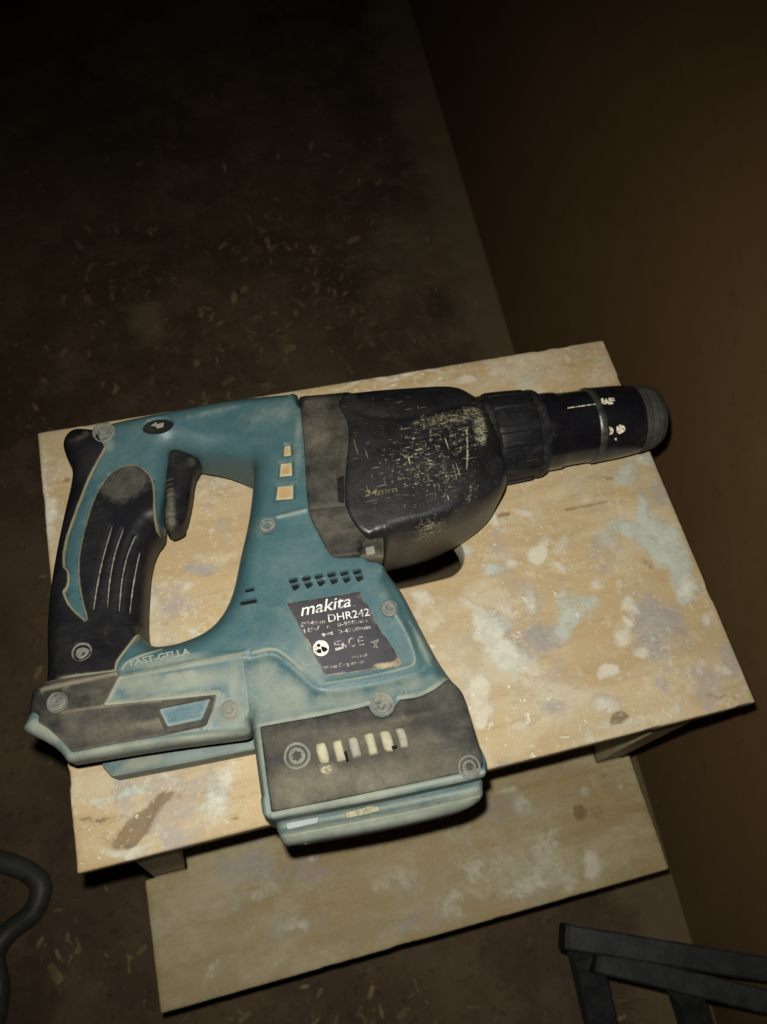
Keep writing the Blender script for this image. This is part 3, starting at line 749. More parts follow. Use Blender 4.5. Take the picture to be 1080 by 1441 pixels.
def ribbon(name, pts, w, mat, parent, T, lift):
    Q = np.array([onto(x, y, T, lift) for x, y in pts])
    Q2, _ = fillet(Q[:, :2], [None] * len(Q), .001, closed=False)
    t = np.gradient(Q2, axis=0); t /= np.linalg.norm(t, axis=1)[:, None]; nr = np.c_[-t[:, 1], t[:, 0]]
    n = len(Q2); L = np.linspace(0, 1, n); ww = w * (.35 + .65 * np.sin(L * math.pi) ** .5)[:, None] * (1 + .3 * rng.standard_normal(n))[:, None]
    v = []
    for o, dz in ((-.5, -.0003), (-.4, 0), (.4, 0), (.5, -.0003)):
        q = Q2 + nr * o * ww; v.append(np.c_[q, ZM + T(q) + lift + dz])
    v = np.concatenate(v)
    f = [(j * n + i, j * n + i + 1, (j + 1) * n + i + 1, (j + 1) * n + i) for j in range(3) for i in range(n - 1)]
    f = [x[::-1] for x in f]
    o = mesh_obj(name, v, f, mat, parent); fattr(o, dust=rng.random(len(v)) * .4); return o
for g in ([(158, 742), (150, 768), (143, 794), (136, 830), (132, 858)], [(174, 745), (166, 766), (160, 787), (154, 820), (151.5, 855)], [(191, 754), (183, 772), (177, 790), (171, 820), (168, 860)], [(197, 778), (192, 800), (186, 834), (183, 864)]):
    ribbon('grip_groove', g, .00075, GROOVE, grip, gripT, -.0004)
padp = plate('thumb_pad', circ(176, 679, 32, 21, -19), gripT, TIPM, grip, lift=.0001, th=.001, f=None, round_=.0005, dust=lambda Q: .25 + .0 * Q[:, 0])
# studs on the thumb pad: one joined textured surface
def studs():
    v = []; f = []
    c0 = onto(176, 679, gripT, .0001); s = .00145
    for i in range(-14, 15):
        for j in range(-14, 15):
            x = c0[0] + (i + (j % 2) * .5) * s; y = c0[1] + j * s * .87
            e = np.array([[x, y]])
            px = 176; 
            ax = onto(176 + 32 * math.cos(math.radians(-19)), 679 + 32 * math.sin(math.radians(-19)), gripT)[:2] - c0[:2]
            bx = onto(176 - 21 * math.sin(math.radians(-19)), 679 + 21 * math.cos(math.radians(-19)), gripT)[:2] - c0[:2]
            uv = np.linalg.solve(np.array([ax, bx]).T, e[0] - c0[:2])
            if (uv ** 2).sum() > .86: continue
            z = ZM + float(gripT(e)[0]) + .0001; b = len(v); r = .00050
            for k in range(6): v.append((x + r * math.cos(k * 1.0472), y + r * math.sin(k * 1.0472), z - .0001))
            for k in range(6): v.append((x + .6 * r * math.cos(k * 1.0472), y + .6 * r * math.sin(k * 1.0472), z + .0003))
            for k in range(6): f.append((b + k, b + (k + 1) % 6, b + 6 + (k + 1) % 6, b + 6 + k))
            f.append(tuple(b + 6 + k for k in range(6)))
    o = mesh_obj('pad_studs', v, f, TIPM, grip); o['kind'] = 'stuff'; fattr(o, dust=rng.random(len(v)) * .6)
studs()
screw(115.6, 917, 15, gripT, drill, fill=True, sink=-.0003)
screw(146, 608, 16, lambda Q: bodyT(Q) * 1.0, drill, star=False, sink=.0008, fill=True)

# trigger, direction lever
trig_px = [(233, 634, 9), (247, 628, 9), (258, 630, 9), (279, 642, 8), (283, 652, 4), (281, 662, -2), (274, 678, -4), (272, 704, -5), (267, 733, -5), (261, 751, -6, 1), (240, 752, 2, 1), (229, 740, 9), (231, 700, 10), (232, 660, 10)]
trT = TPS([P(x, y, ZM + t * .001)[:2] for x, y, t in ((235, 640, 12), (270, 645, 11), (235, 700, 12.5), (262, 700, 9.5), (235, 750, 11.5), (258, 748, 9.5), (250, 690, 12))], np.array([12, 11, 12.5, 9.5, 11.5, 9.5, 12]) * .001)
trf = [line_feat([(232, 676 + i * 7), (243, 675 + i * 7)], 12, .0008, -.0003, dust=.35, dw=.0010) for i in range(10)]
trig = field('trigger', poly_px(trig_px), trT, BLACK, drill, r=.0055, te=.45, rim={0: {9: .0025, 10: .0025}}, grid=.0018, feats=trf, dust=blobs([(240, 720, 8, 34, 0, .38), (245, 650, 14, 14, 0, .2), (270, 648, 8, .25)], ZM + .011))
lev = plate('direction_lever', circ(222, 598.5, 22, 10, -9), bodyT, DARK, drill, lift=.0004, th=.0025, f=None, round_=.0016, grid=.0015)
ar = [(212, 599), (220, 593.5), (221, 596.5), (231, 594.5), (230, 601), (221, 603), (220, 600)]
plate('arrow_mark', ar, bodyT, GROOVE, lev, lift=.00055, th=.0003, f=.3, round_=.0001)

# ------------------------------------------------------------------ rear battery foot
footT = lambda Q: bodyT(Q) + .0006
foot_px = [(51, 978, 20, 3), (74, 961, 22), (120, 955, 25), (168, 950, 28, 1), (255, 936, 29), (342, 920, 31, 1), (350, 975, 31), (355, 1030, 26, 2), (348, 1036, 24, 2), (230, 1052, 22), (99, 1075, 20, 2), (88, 1058, 18), (66, 1044, 16), (43, 1035, 12), (41, 1027, 14), (48, 1006, 19)]
ffe = [line_feat([(172, 953), (260, 937), (342, 922)], 30, .0009, .0003, dust=.8, dw=.0011),
       line_feat([(150, 992), (160, 972), (170, 953)], 28, .0010, .0005, dust=.8, dw=.0011),
       line_feat([(150, 991), (230, 984), (308, 976)], 29, .0011, .0006, dust=.95, dw=.0014),
       line_feat([(309, 977), (302, 1005), (289, 1026)], 30, .0010, .0005, dust=.7, dw=.0012),
       line_feat([(102, 1061), (230, 1039), (346, 1031)], 27, .0012, -.0008, dust=.35, dw=.002)]
ffe.append(poly_feat(circ(323, 999, 13), 30, .001, -.001, None, dust=.5))
fd = blobs([(260, 960, 90, 14, -9, .45), (200, 960, 40, 10, -9, .5), (330, 960, 10, 50, 0, .4), (60, 1030, 24, 14, 30, .75), (150, 1060, 80, 10, -10, .7), (280, 1042, 80, 10, -9, .65), (330, 1015, 24, .45), (245, 955, 14, 6, -8, .9), (195, 963, 18, 4, -8, .75), (268, 950, 12, 5, 0, .8)], ZM + .029)
foot = field('battery_foot', poly_px(foot_px), footT, TEALD, drill, r=.0045, te=.75, rim={0: {i: .0012 for i in (1, 2, 3, 4, 5, 6)}}, bottom=ZM + .013, grid=.0022, feats=ffe, dust=fd, edge_dust=.5)
inl = [(45, 988, 20), (47, 971, 21, 2), (75, 957, 26, 3), (120, 951, 27), (166, 944, 29, .5), (168, 953, 29, .5), (149, 993, 29, .5), (228, 986, 29, 1), (305, 978, 30, .5), (299, 1004, 30, 1), (286, 1024, 30, 1), (232, 1036, 29, 2), (165, 1047, 28, 2), (102, 1059, 28, 1), (87, 1042, 28, 2), (71, 1027, 27, 2), (53, 1016, 26, 2), (43, 1009, 20, 3)]
field('foot_inlay', poly_px(inl), lambda Q: footT(Q) + .0010, BLACKD, foot, r=.0055, te=.7, rim={0: {i: .0011 for i in range(2, 17)}}, grid=.003, bottom=ZM + .015, edge_dust=.5,
      feats=[line_feat([(90, 1003), (150, 994), (228, 987)], 29, .0010, .0003, dust=.6, dw=.0012), line_feat([(60, 970), (110, 959), (166, 948)], 28, .0010, .0007, dust=.95, dw=.0014)],
      dust=blobs([(150, 1030, 70, 20, -8, .38), (120, 975, 40, 8, -8, .35), (230, 1020, 40, 12, -8, .45), (100, 1010, 20, .4), (210, 1018, 40, 6, -7, .55), (105, 1022, 10, .5)], ZM + .029))
plate('badge_frame', [(218, 997), (301, 981), (291, 1020), (234, 1032)], footT, BLACKD, foot, lift=.0018, th=.002, round_=.0006, edge_dust=.3)
plate('blue_badge', [(223.5, 997.6), (296.5, 982.5), (284.5, 1012), (235.5, 1022.5)], footT, BLUEB, foot, lift=.0030, th=.002, round_=.0009, edge_dust=.75)
screw(323, 999, 14, footT, drill, star=True, sink=-.0001)
screw(80, 988, 15, lambda Q: footT(Q) + .0022, drill, star=False, sink=0, fill=True)
# lower rail under the foot
rail_top = ZB + .020 - ZM
rp = [(143, 1077, rail_top * 1000, 1), (157, 1093, rail_top * 1000, 1), (250, 1076, rail_top * 1000), (360, 1054, rail_top * 1000, 1), (360, 1000, rail_top * 1000, 1), (150, 1040, rail_top * 1000, 1)]
field('foot_rail', poly_px(rp), lambda Q: np.full(len(Q), .0095), TEALD, drill, r=.0015, te=.8, zmid=ZB + .0105, grid=.004, dust=blobs([(201, 1071, 26, 7, -10, .95), (300, 1060, 40, 8, -10, .3)], ZB + .02), edge_dust=.5)

# ------------------------------------------------------------------ front battery base: black cover, rail
coverT = lambda Q: bodyT(Q) + .0012
cov = [(366, 1022, 1), (438, 1009.5, 4), (505, 996, 3), (519, 992, 1)]
cov += [(538 - 19 * math.cos(a), 990 + 19 * math.sin(a), .6) for a in np.radians([5, 30, 60, 90, 120, 150, 172])]
cov += [(563, 984, 1), (590, 980.5, 3), (612, 970, 3), (631, 955, 2), (640, 961, 2), (652, 974, 3), (666, 1020, 4), (680, 1066, 3), (681, 1081, 2), (640, 1090, 4), (547, 1110, 4), (470, 1126, 4), (382, 1143, 1), (374, 1085, 4)]
cd = blobs([(520, 1095, 160, 30, -10, .48), (420, 1110, 50, 40, 0, .5), (590, 1050, 50, 30, 0, .40), (500, 1040, 90, 26, -10, .40), (440, 1028, 60, 10, -10, .35), (540, 1018, 90, 8, -12, .4), (460, 1085, 14, 10, 0, .7), (400, 1040, 30, .3), (640, 1085, 40, 8, -10, .4), (500, 1035, 60, 5, -10, .4)], ZM + .037)
cover = plate('base_cover', cov, coverT, BLACKD, drill, lift=0, th=.003, round_=.0011, grid=.0035, dust=cd, edge_dust=.2)
screw(418, 1063.5, 19, coverT, drill, sink=.0003)
screw(538, 990, 17, coverT, drill, sink=.0003, star=True, fill=True)
screw(661, 1079, 16, coverT, drill, sink=.0003, star=False)
for (vx, vy, an) in ((454.5, 1060, 0), (478, 1056, 0), (500, 1051, 0), (523, 1047, 0), (545, 1042.5, 0), (566.5, 1038.5, 0)):
    w = 7.8 + random.uniform(-.8, .8); h = 15; J = lambda a: random.uniform(-a, a)
    pl = [(vx - w - 4 + J(1), vy - h + 2), (vx - 4, vy - h - 1 + J(1)), (vx + w - 4, vy - h - 1 + J(1.5)), (vx + w + J(1), vy - 2), (vx + w + 4 + J(1.5), vy + h - 2 + J(1)), (vx + 4, vy + h + J(1.5)), (vx - w + 4, vy + h + 1 + J(2)), (vx - w + J(1.5), vy)]
    plate('vent_slot', pl, coverT, random.choice((PLASTER, PLASTER, PLASTER2)), cover, lift=.0007, th=.0015, f=1.6, round_=.0008, grid=.0012, dust=lambda Q: .35 * rng.random(len(Q)) ** 2, edge_dust=.7)
plate('plaster_smear', [(450, 1080), (466, 1075), (470, 1083), (462, 1090), (452, 1088)], coverT, PLASTER, cover, lift=.0004, th=.0008, f=1.5, round_=.0006, grid=.0012, dust=lambda Q: rng.random(len(Q)))
plate('slot_gap', [(484, 1058), (488, 1056), (492, 1071), (488, 1073)], coverT, DARK, cover, lift=.0009, th=.0008, f=.3, round_=.0002)
plate('slot_gap', [(551, 1050), (560, 1048), (559, 1053), (553, 1056)], coverT, DARK, cover, lift=.0009, th=.0008, f=.3, round_=.0002)
zr = .016
rl = [(384, 1140, 16, 2), (540, 1113, 16), (670, 1085, 16, 3), (683, 1098, 14, 3), (681, 1124, 10, 6), (655, 1141, 10, 8), (547, 1167, 12), (400, 1191, 12, 3), (390, 1170, 14, 3)]
rf = [line_feat([(390, 1164), (470, 1150), (560, 1132), (684, 1107)], 17, .0030, -.0034, dust=.35, dw=.003),
      line_feat([(396, 1178), (470, 1164), (560, 1147), (676, 1121)], 16, .0012, .0012, dust=.95, dw=.0016)]
rail = field('battery_rail', poly_px(rl), lambda Q: np.full(len(Q), .0175), TEALD, drill, r=.0035, te=.5, grid=.002, feats=rf, dust=blobs([(540, 1160, 160, 12, -10, .5), (660, 1125, 30, 14, -10, .6), (420, 1180, 40, 10, -8, .6)], ZM + .0175), edge_dust=.0)
railT = lambda Q: np.full(len(Q), .0175)
plate('plaster_smear', [(402, 1158), (450, 1149), (448, 1158), (404, 1168)], railT, plastic('white_smear', (.20, .24, .245), (.31, .345, .34), dust=(.25, .29, .29), grime=.7, rough=.8), rail, lift=.0001, th=.002, f=1.0, round_=.0006, grid=.002, dust=lambda Q: rng.random(len(Q)) * .2)
plate('plaster_smear', [(486, 1143), (520, 1134), (534, 1134), (536, 1141), (512, 1147), (487, 1152)], railT, PLASTER, rail, lift=.0001, th=.002, f=1.0, round_=.0006, grid=.002, dust=lambda Q: rng.random(len(Q)) * .6)

# ------------------------------------------------------------------ gear housing
gctrl = [(430, 580, 30), (430, 700, 34.5), (450, 760, 33.5), (470, 600, 33), (480, 700, 35), (520, 740, 35), (540, 620, 36.5), (600, 600, 36), (660, 600, 34), (640, 690, 36), (560, 700, 37), (680, 650, 34), (600, 560, 28), (500, 562, 28), (660, 570, 28), (690, 690, 33), (600, 740, 34), (440, 555, 26)]
gT = TPS([P(x, y, ZM + t * .001)[:2] for x, y, t in gctrl], np.array([t * .001 for _, _, t in gctrl]))
gh = [(420, 553, 21, 1), (471, 550, 20), (500, 549, 18), (560, 600, 15, 3), (560, 740, 0, 3), (520, 784, 10, 3), (508, 782, 30, 1), (473, 784, 34), (463, 777, 34), (453, 756, 34), (436, 727, 34), (432, 691, 34), (427, 600, 33)]
grm = {i: .0012 for i in (6, 7, 8, 9, 10, 11, 12)}
ghf = [line_feat([(434, 716), (484, 712)], 34, .0009, -.0006, dust=.3, dw=.001), line_feat([(470, 680), (476, 640), (478, 610)], 34, .002, -.0012)]
field('gear_housing', poly_px(gh), gT, BLACKD, drill, r=.010, te=.5, rim={0: grm}, grid=.0022, feats=ghf, dust=blobs([(447, 600, 26, 60, 0, .36), (450, 735, 20, 14, 0, .3), (470, 740, 24, 16, 0, .25), (440, 565, 30, 14, 0, .42), (445, 660, 12, 40, 0, .25)], ZM + .033), edge_dust=.3)
bT = lambda Q: gT(Q) + .0016
bp_ = [(473, 553, 18, 2), (520, 548, 17), (570, 545, 16), (627, 541, 15), (650, 545, 15), (668, 557, 15), (686, 567, 16), (693, 610, 8), (698, 657, -2), (702, 700, -11), (694, 727, -13), (655, 758, -14), (604, 784, -15), (550, 796, -15, 4), (540, 788, 4, 3), (508, 756, 32), (489, 724, 34), (484, 702, 34), (487, 650, 35), (492, 610, 35), (488, 590, 33), (476, 575, 28)]
brm = {i: .0024 for i in (15, 16, 17, 18, 19, 20, 21)}
brm.update({i: .020 for i in range(0, 6)}); brm.update({i: .0065 for i in (9, 10, 11, 12, 13, 14)})
bdu = blobs([(610, 630, 80, 60, 0, .40), (520, 680, 60, 50, 0, .22), (560, 720, 60, 30, 0, .24), (628, 590, 64, 16, -8, .54), (600, 660, 90, 70, 0, .42), (665, 575, 20, 14, 0, .56), (676, 600, 13, 40, 0, .60), (600, 600, 34, 10, -14, .45), (575, 612, 30, 8, -16, .4), (650, 620, 40, 30, 0, .42), (610, 640, 50, 30, 0, .36), (540, 605, 40, 10, -10, .3), (665, 690, 8, 26, 30, .5), (610, 735, 40, 10, -16, .50), (540, 690, 34, 10, -6, .2), (560, 560, 60, 6, -4, .22), (654, 650, 3, 60, 0, .35)], ZM + .035)
bfe = [poly_feat([(636, 735), (662, 700), (680, 655), (692, 630), (715, 640), (720, 720), (690, 760), (650, 770)], 20, .010, -.0045, None),
       line_feat([(500, 578), (520, 590), (560, 594), (600, 588), (640, 572), (664, 566)], 30, .0035, -.0012),
       line_feat([(656, 608), (657, 640), (656, 664)], 34, .0008, .0003, dust=.7, dw=.0008)]
boot = field('nose_housing', poly_px(bp_), bT, BOOT, drill, r=.0125, te=.50, rim={0: brm}, grid=.002, feats=bfe, dust=bdu, bulge=1.8)
plate('housing_tab', [(504, 757), (540, 753), (541, 783), (507, 783)], lambda Q: np.full(len(Q), .0305), BLACKD, drill, lift=0, th=.02, round_=.0014, edge_dust=.5)
plate('housing_slot', [(475, 672), (485, 668), (485, 708), (476, 706)], gT, DARK, drill, lift=.0004, th=.002, f=1.5, round_=.0004)
plate('dust_plug', [(514, 770), (527, 767), (529, 779), (516, 781)], lambda Q: np.full(len(Q), .0305), GROOVE, drill, lift=.0006, th=.002, round_=.0006)

# ------------------------------------------------------------------ text helper: flat lettering laid on a surface
def text_obj(name, s, p0, p1, hpx, T, mat, parent, lift=.0002, shear=0., bold=0., th=.00012):
    cu = bpy.data.curves.new('txt', 'FONT'); cu.body = s; cu.size = 1; cu.shear = shear; cu.offset = bold; cu.resolution_u = 3
    to = bpy.data.objects.new('txt', cu); C.objects.link(to)
    dg = bpy.context.evaluated_depsgraph_get(); me = bpy.data.meshes.new_from_object(to.evaluated_get(dg))
    bpy.data.objects.remove(to); bpy.data.curves.remove(cu)
    V = np.array([tuple(v.co) for v in me.vertices])
    lo, hi = V.min(0), V.max(0)
    a = onto(p0[0], p0[1], T, lift)[:2]; b = onto(p1[0], p1[1], T, lift)[:2]
    dvec = np.array([p1[0] - p0[0], p1[1] - p0[1]], float); dvec /= np.linalg.norm(dvec); up = np.array([dvec[1], -dvec[0]])
    c = onto(p0[0] + up[0] * hpx, p0[1] + up[1] * hpx, T, lift)[:2] - a
    cap = .69 if any(ch.isupper() or ch.isdigit() or ch in 'kltd' for ch in s) else .5
    u = (V[:, 0] - lo[0]) / (hi[0] - lo[0]); w = V[:, 1] / cap
    Q = a + u[:, None] * (b - a) + w[:, None] * c
    faces = [tuple(p.vertices) for p in me.polygons]
    bpy.data.meshes.remove(me)
    W = np.c_[Q, ZM + T(Q) + lift]
    o = mesh_obj(name, W, faces, mat, parent, smooth=False)
    bm = bmesh.new(); bm.from_mesh(o.data)
    for f in bm.faces:
        if f.normal.z < 0: f.normal_flip()
    r = bmesh.ops.extrude_face_region(bm, geom=bm.faces[:])
    for v in [g for g in r['geom'] if isinstance(g, bmesh.types.BMVert)]: v.co.z += th
    bm.to_mesh(o.data); bm.free()
    return o
lab_pts = [(404, 849, .4), (460, 840), (506, 832.5, .5), (511, 843, .5), (518, 851, 1), (529, 876), (552, 909), (566.5, 933, .5), (560, 939, 1), (500, 946), (459, 952, .5), (432, 902)]
lab = plate('rating_label', lab_pts, bodyT, LABEL, drill, lift=.0003, th=.001, f=1.5, round_=.0002, grid=.0015, dust=blobs([(545, 935.5, 22, 5, -9, .75), (561, 930, 7, .5), (525, 868, 8, 10, 0, .4), (505, 838, 8, .3), (410, 850, 10, .3), (545, 890, 14, 20, 0, .25)], ZM + .0345), edge_dust=.45)
ap = dict(T=bodyT, parent=lab, lift=.00035)
text_obj('lettering', 'makita', (424, 867), (495, 853), 16.5, mat=INK, shear=.30, bold=.006, **ap)
text_obj('lettering', '.', (498, 853), (500, 852.6), 2, mat=INK, bold=.01, **ap)
text_obj('lettering', 'DHR242', (463, 875.5), (521, 866), 10.5, mat=INK, bold=.0, **ap)
text_obj('lettering', '\u00d824mm', (424, 882.5), (458, 876.8), 6.2, mat=INK2, bold=.008, **ap)
text_obj('lettering', 'n   0-950min', (461, 884.5), (517, 875.3), 5.4, mat=INK2, bold=.008, **ap)
text_obj('lettering', '18V', (428.5, 891), (451, 887.3), 6.4, mat=INK2, bold=.008, **ap)
text_obj('lettering', '0-4700min', (477, 892), (522, 884.6), 5.4, mat=INK2, bold=.008, **ap)
text_obj('lettering', 'C', (492, 911), (500, 909.5), 13, mat=INK2, bold=.0, **ap)
text_obj('lettering', 'E', (505, 908.5), (513, 907), 12, mat=INK2, bold=.0, **ap)
text_obj('lettering', 'Made in UK', (496, 927), (518, 923), 4, mat=INK2, **ap)
text_obj('lettering', 'Makita Corporation', (457, 942.5), (513, 933), 5, mat=INK2, **ap)
# hammer-mode mark before 0-4700, goggles-and-manual disc, ear-type mark
hm = plate('hammer_mark', [(452, 892.5), (456, 890), (457, 891.5), (463, 890.5), (468, 888), (469, 893), (463, 893), (457, 894.5), (456.5, 896.5)], bodyT, INK2, lab, lift=.0005, th=.0003, f=.2, round_=.00005)
disc = plate('warning_disc', circ(452, 912, 11.5, 11.5), bodyT, INK, lab, lift=.0005, th=.0003, f=None, round_=.00005)
for pts in ([(445, 908), (449, 905), (452, 908), (449, 911)], [(452, 909), (459, 911), (462, 914), (457, 918), (453, 915)], [(446, 914), (452, 913), (453, 919), (447, 919)]):
    plate('disc_figure', pts, bodyT, DARK, lab, lift=.0007, th=.0003, f=.5, round_=.00005)
for pts in ([(470, 903), (481, 900), (480.5, 902), (472, 904), (473, 908), (471, 908)], [(473, 906), (486, 903), (487, 909), (482, 910), (481, 907), (474, 909)], [(472, 912), (484, 909.5), (484, 912), (476, 915), (472, 915.5)], [(487, 905), (489, 906), (488, 912), (486, 912)]):
    plate('emblem_stroke', pts, bodyT, INK2, lab, lift=.0005, th=.0003, f=.3, round_=.00005)
for pts in ([(521, 903), (533, 899), (535, 901), (523, 905)], [(525, 904), (528, 903), (533, 911), (530, 912)], [(531, 901), (533, 901), (527, 912), (525, 911)]):
    plate('bin_mark', pts, bodyT, plastic('grey_print', (.07, .07, .07), (.12, .12, .11)) if 'grey_print' not in bpy.data.materials else bpy.data.materials['grey_print'], lab, lift=.0005, th=.0003, f=.3, round_=.00005)
# raised lettering on the foot, dusted
LETD = plastic('dusted_lettering', (.16, .20, .18), (.25, .27, .22), dust=(.36, .35, .27), grime=.6, rough=.8, spec=.15)
text_obj('lettering', 'FAST-GELL\u0391'.replace('\u0391', 'A'), (184, 937), (269, 921), 8.5, T=bodyT, mat=LETD, parent=body, lift=.0001, bold=.03, th=.0004)
# worn print on the nose
text_obj('lettering', '24mm', (513, 699), (560, 692), 8, T=bT, mat=plastic('worn_yellow_print', (.012, .012, .012), (.24, .22, .10), dust=(.02, .02, .018), grime=1.0, rough=.8), parent=boot, lift=.0001, shear=.2, bold=.01)

# ------------------------------------------------------------------ chuck (turned parts along the axis)
A0 = P(676., 620.7, ZM - .001); A1 = P(930., 584.3, ZM - .001)
ax = (A1 - A0) / np.linalg.norm(A1 - A0)
fwd = R[:, 2]
e1 = np.cross(ax, [0, 0, 1]); e1 /= np.linalg.norm(e1); e2 = np.cross(e1, ax)
if e2[2] < 0: e1, e2 = -e1, -e2
def axpx(px):
    lo, hi = -.2, 1.5
    for _ in range(40):
        m = (lo + hi) / 2; p = A0 + (A1 - A0) * m; q = R.T @ (p - CAM)
        if q[0] / q[2] * F + 540 < px: lo = m
        else: hi = m
    return (A0 + (A1 - A0) * lo)
def rad(px, half):
    return half * (R.T @ (axpx(px) - CAM))[2] / F
L0 = lambda px: float((axpx(px) - A0) @ ax)
def lathe(name, prof, mat, parent, ribs=None, dust=.1, seg=96, closed=True):
    """prof: (px along the axis, half width px)"""
    v = []; f = []; du = []
    ns = len(prof)
    for i, (px, hw) in enumerate(prof):
        c = A0 + ax * L0(px); r0 = rad(px, hw)
        for k in range(seg):
            a = 2 * math.pi * k / seg; r = r0
            if ribs: r += ribs(i, a)
            v.append(c + (e1 * math.cos(a) + e2 * math.sin(a)) * r)
            du.append(dust if not callable(dust) else dust(i, a))
    for i in range(ns - 1):
        for k in range(seg):
            f.append((i * seg + k, (i + 1) * seg + k, (i + 1) * seg + (k + 1) % seg, i * seg + (k + 1) % seg))
    if closed:
        f.append(tuple(range(seg))[::-1]); f.append(tuple((ns - 1) * seg + k for k in range(seg)))
    o = mesh_obj(name, v, f, mat, parent, sharp=35)
    bm = bmesh.new(); bm.from_mesh(o.data); bmesh.ops.recalc_face_normals(bm, faces=bm.faces); bm.to_mesh(o.data); bm.free()
    fattr(o, dust=du)
    return o
lathe('collar', [(655, 58), (672, 60), (676, 62), (682, 62.5), (685, 61), (686, 55)], BLACK, drill, dust=.2)
def rib(i, a):
    if i in (3, 4, 5, 6): return .0009 * (1 if (a * 14 / (2 * math.pi)) % 1 < .62 else 0)
    return 0
ch = lathe('grip_sleeve', [(684, 50), (684.5, 60), (686, 62), (688, 63), (692, 63.8), (715, 63), (737, 61.5), (741, 61.5), (742.5, 60), (745, 60), (746.5, 62), (751, 61.5), (755, 59.5), (757, 54), (757.5, 45)], BLACK, drill, ribs=rib, dust=lambda i, a: .16 if i in (9, 10, 11, 12) else .1, seg=168)
lathe('release_sleeve', [(752, 50), (756, 54.5), (770, 54.5), (781, 54), (784, 52), (800, 51), (824, 50.5), (825, 48)], STEEL, drill, dust=lambda i, a: .12 if i < 4 else .02)
slv = lathe('lock_sleeve', [(823, 48), (824, 52), (826, 53.2), (829, 53.2), (830.5, 52), (834, 52.5), (860, 51), (880, 49), (889, 47.5), (890, 45)], STEEL, drill, dust=lambda i, a: .3 if i < 5 else .1)
lathe('dust_cap', [(886, 44), (888, 47.3), (893, 48), (897, 47.5), (899, 45.5), (902, 46.5), (906, 46), (907.5, 44.5), (911, 44.8), (914, 43), (916, 41.5), (919, 40.5), (922, 37), (924.5, 32), (926, 26), (926.8, 19), (926.5, 14), (924, 12), (912, 11)], TIPM, drill, dust=.18)
def cyl_hit(px, py, r):
    d_ = ray(px, py); d_ = d_ / np.linalg.norm(d_); o_ = CAM - A0
    dp = d_ - ax * (d_ @ ax); op = o_ - ax * (o_ @ ax)
    a = dp @ dp; b = 2 * dp @ op; c = op @ op - r * r; D = b * b - 4 * a * c
    if D < 0: return None
    return CAM + d_ * ((-b - math.sqrt(D)) / (2 * a))
SP = [(823, 48), (824, 52), (826, 53.2), (829, 53.2), (830.5, 52), (834, 52.5), (860, 51), (880, 49), (889, 47.5), (890, 45)]
SL = [L0(a) for a, b in SP]; SR = [rad(a, b) for a, b in SP]
def on_sleeve(px, py, lift):
    r = SR[5] + lift
    for _ in range(5):
        q = cyl_hit(px, py, r); r = float(np.interp((q - A0) @ ax, SL, SR)) + lift
    return q
def sleeve_mark(name, pts, hw):
    B = np.array(pts, float)
    D = []
    for a, b in zip(B, np.roll(B, -1, 0)):
        for t_ in (0, .5): D.append(a + (b - a) * t_)
    D = np.array(D); c = B.mean(0); n = len(D); v = []
    for lift in (.0003, -.0002):
        for k in (1., .5):
            v += [on_sleeve(*(c + (p - c) * k), lift) for p in D]
        v.append(on_sleeve(*c, lift))
    m = 2 * n + 1; f = []
    for i in range(n):
        i2 = (i + 1) % n
        f += [(i, n + i, n + i2, i2), (n + i, 2 * n, n + i2), (i, i2, m + i2, m + i)]
    o = mesh_obj(name, v, f, MARK, slv, smooth=False)
    bm = bmesh.new(); bm.from_mesh(o.data); bmesh.ops.delete(bm, geom=[x for x in bm.verts if not x.link_faces], context='VERTS'); bmesh.ops.recalc_face_normals(bm, faces=bm.faces); bm.to_mesh(o.data); bm.free()
    if o.data.polygons[1].normal @ Vector((fwd).tolist()) > 0: o.data.flip_normals()
for pts in ([(846, 561), (849, 560), (851, 565), (853, 560), (856, 564), (855, 568), (851, 569), (847, 567)], [(857, 559), (864, 560), (866, 564), (861, 565), (864, 568), (857, 570), (855, 566)],
            [(857, 600), (862, 602), (864, 606), (862, 611), (858, 612), (859, 606)], [(868, 600), (873, 597.5), (878, 599), (881, 603), (878, 608), (872, 611), (868, 608)], [(865, 617), (868, 616), (868, 620), (866, 620)]):
    sleeve_mark('lock_symbol', pts, 51)
SP = [(752, 54), (756, 54.5), (770, 54.5), (781, 54), (784, 52), (800, 51), (824, 50.5)]
SL = [L0(a) for a, b in SP]; SR = [rad(a, b) for a, b in SP]; SR.append(SR[-1]); SL.append(SL[-1] + .1)
sleeve_mark('painted_glint', [(799, 573.6), (812, 571.6), (826, 569.6), (841, 567.6), (841, 569), (826, 571), (812, 573), (799, 575)], 51)  # thin highlight along the glossy sleeve, laid on as a pale coloured strip

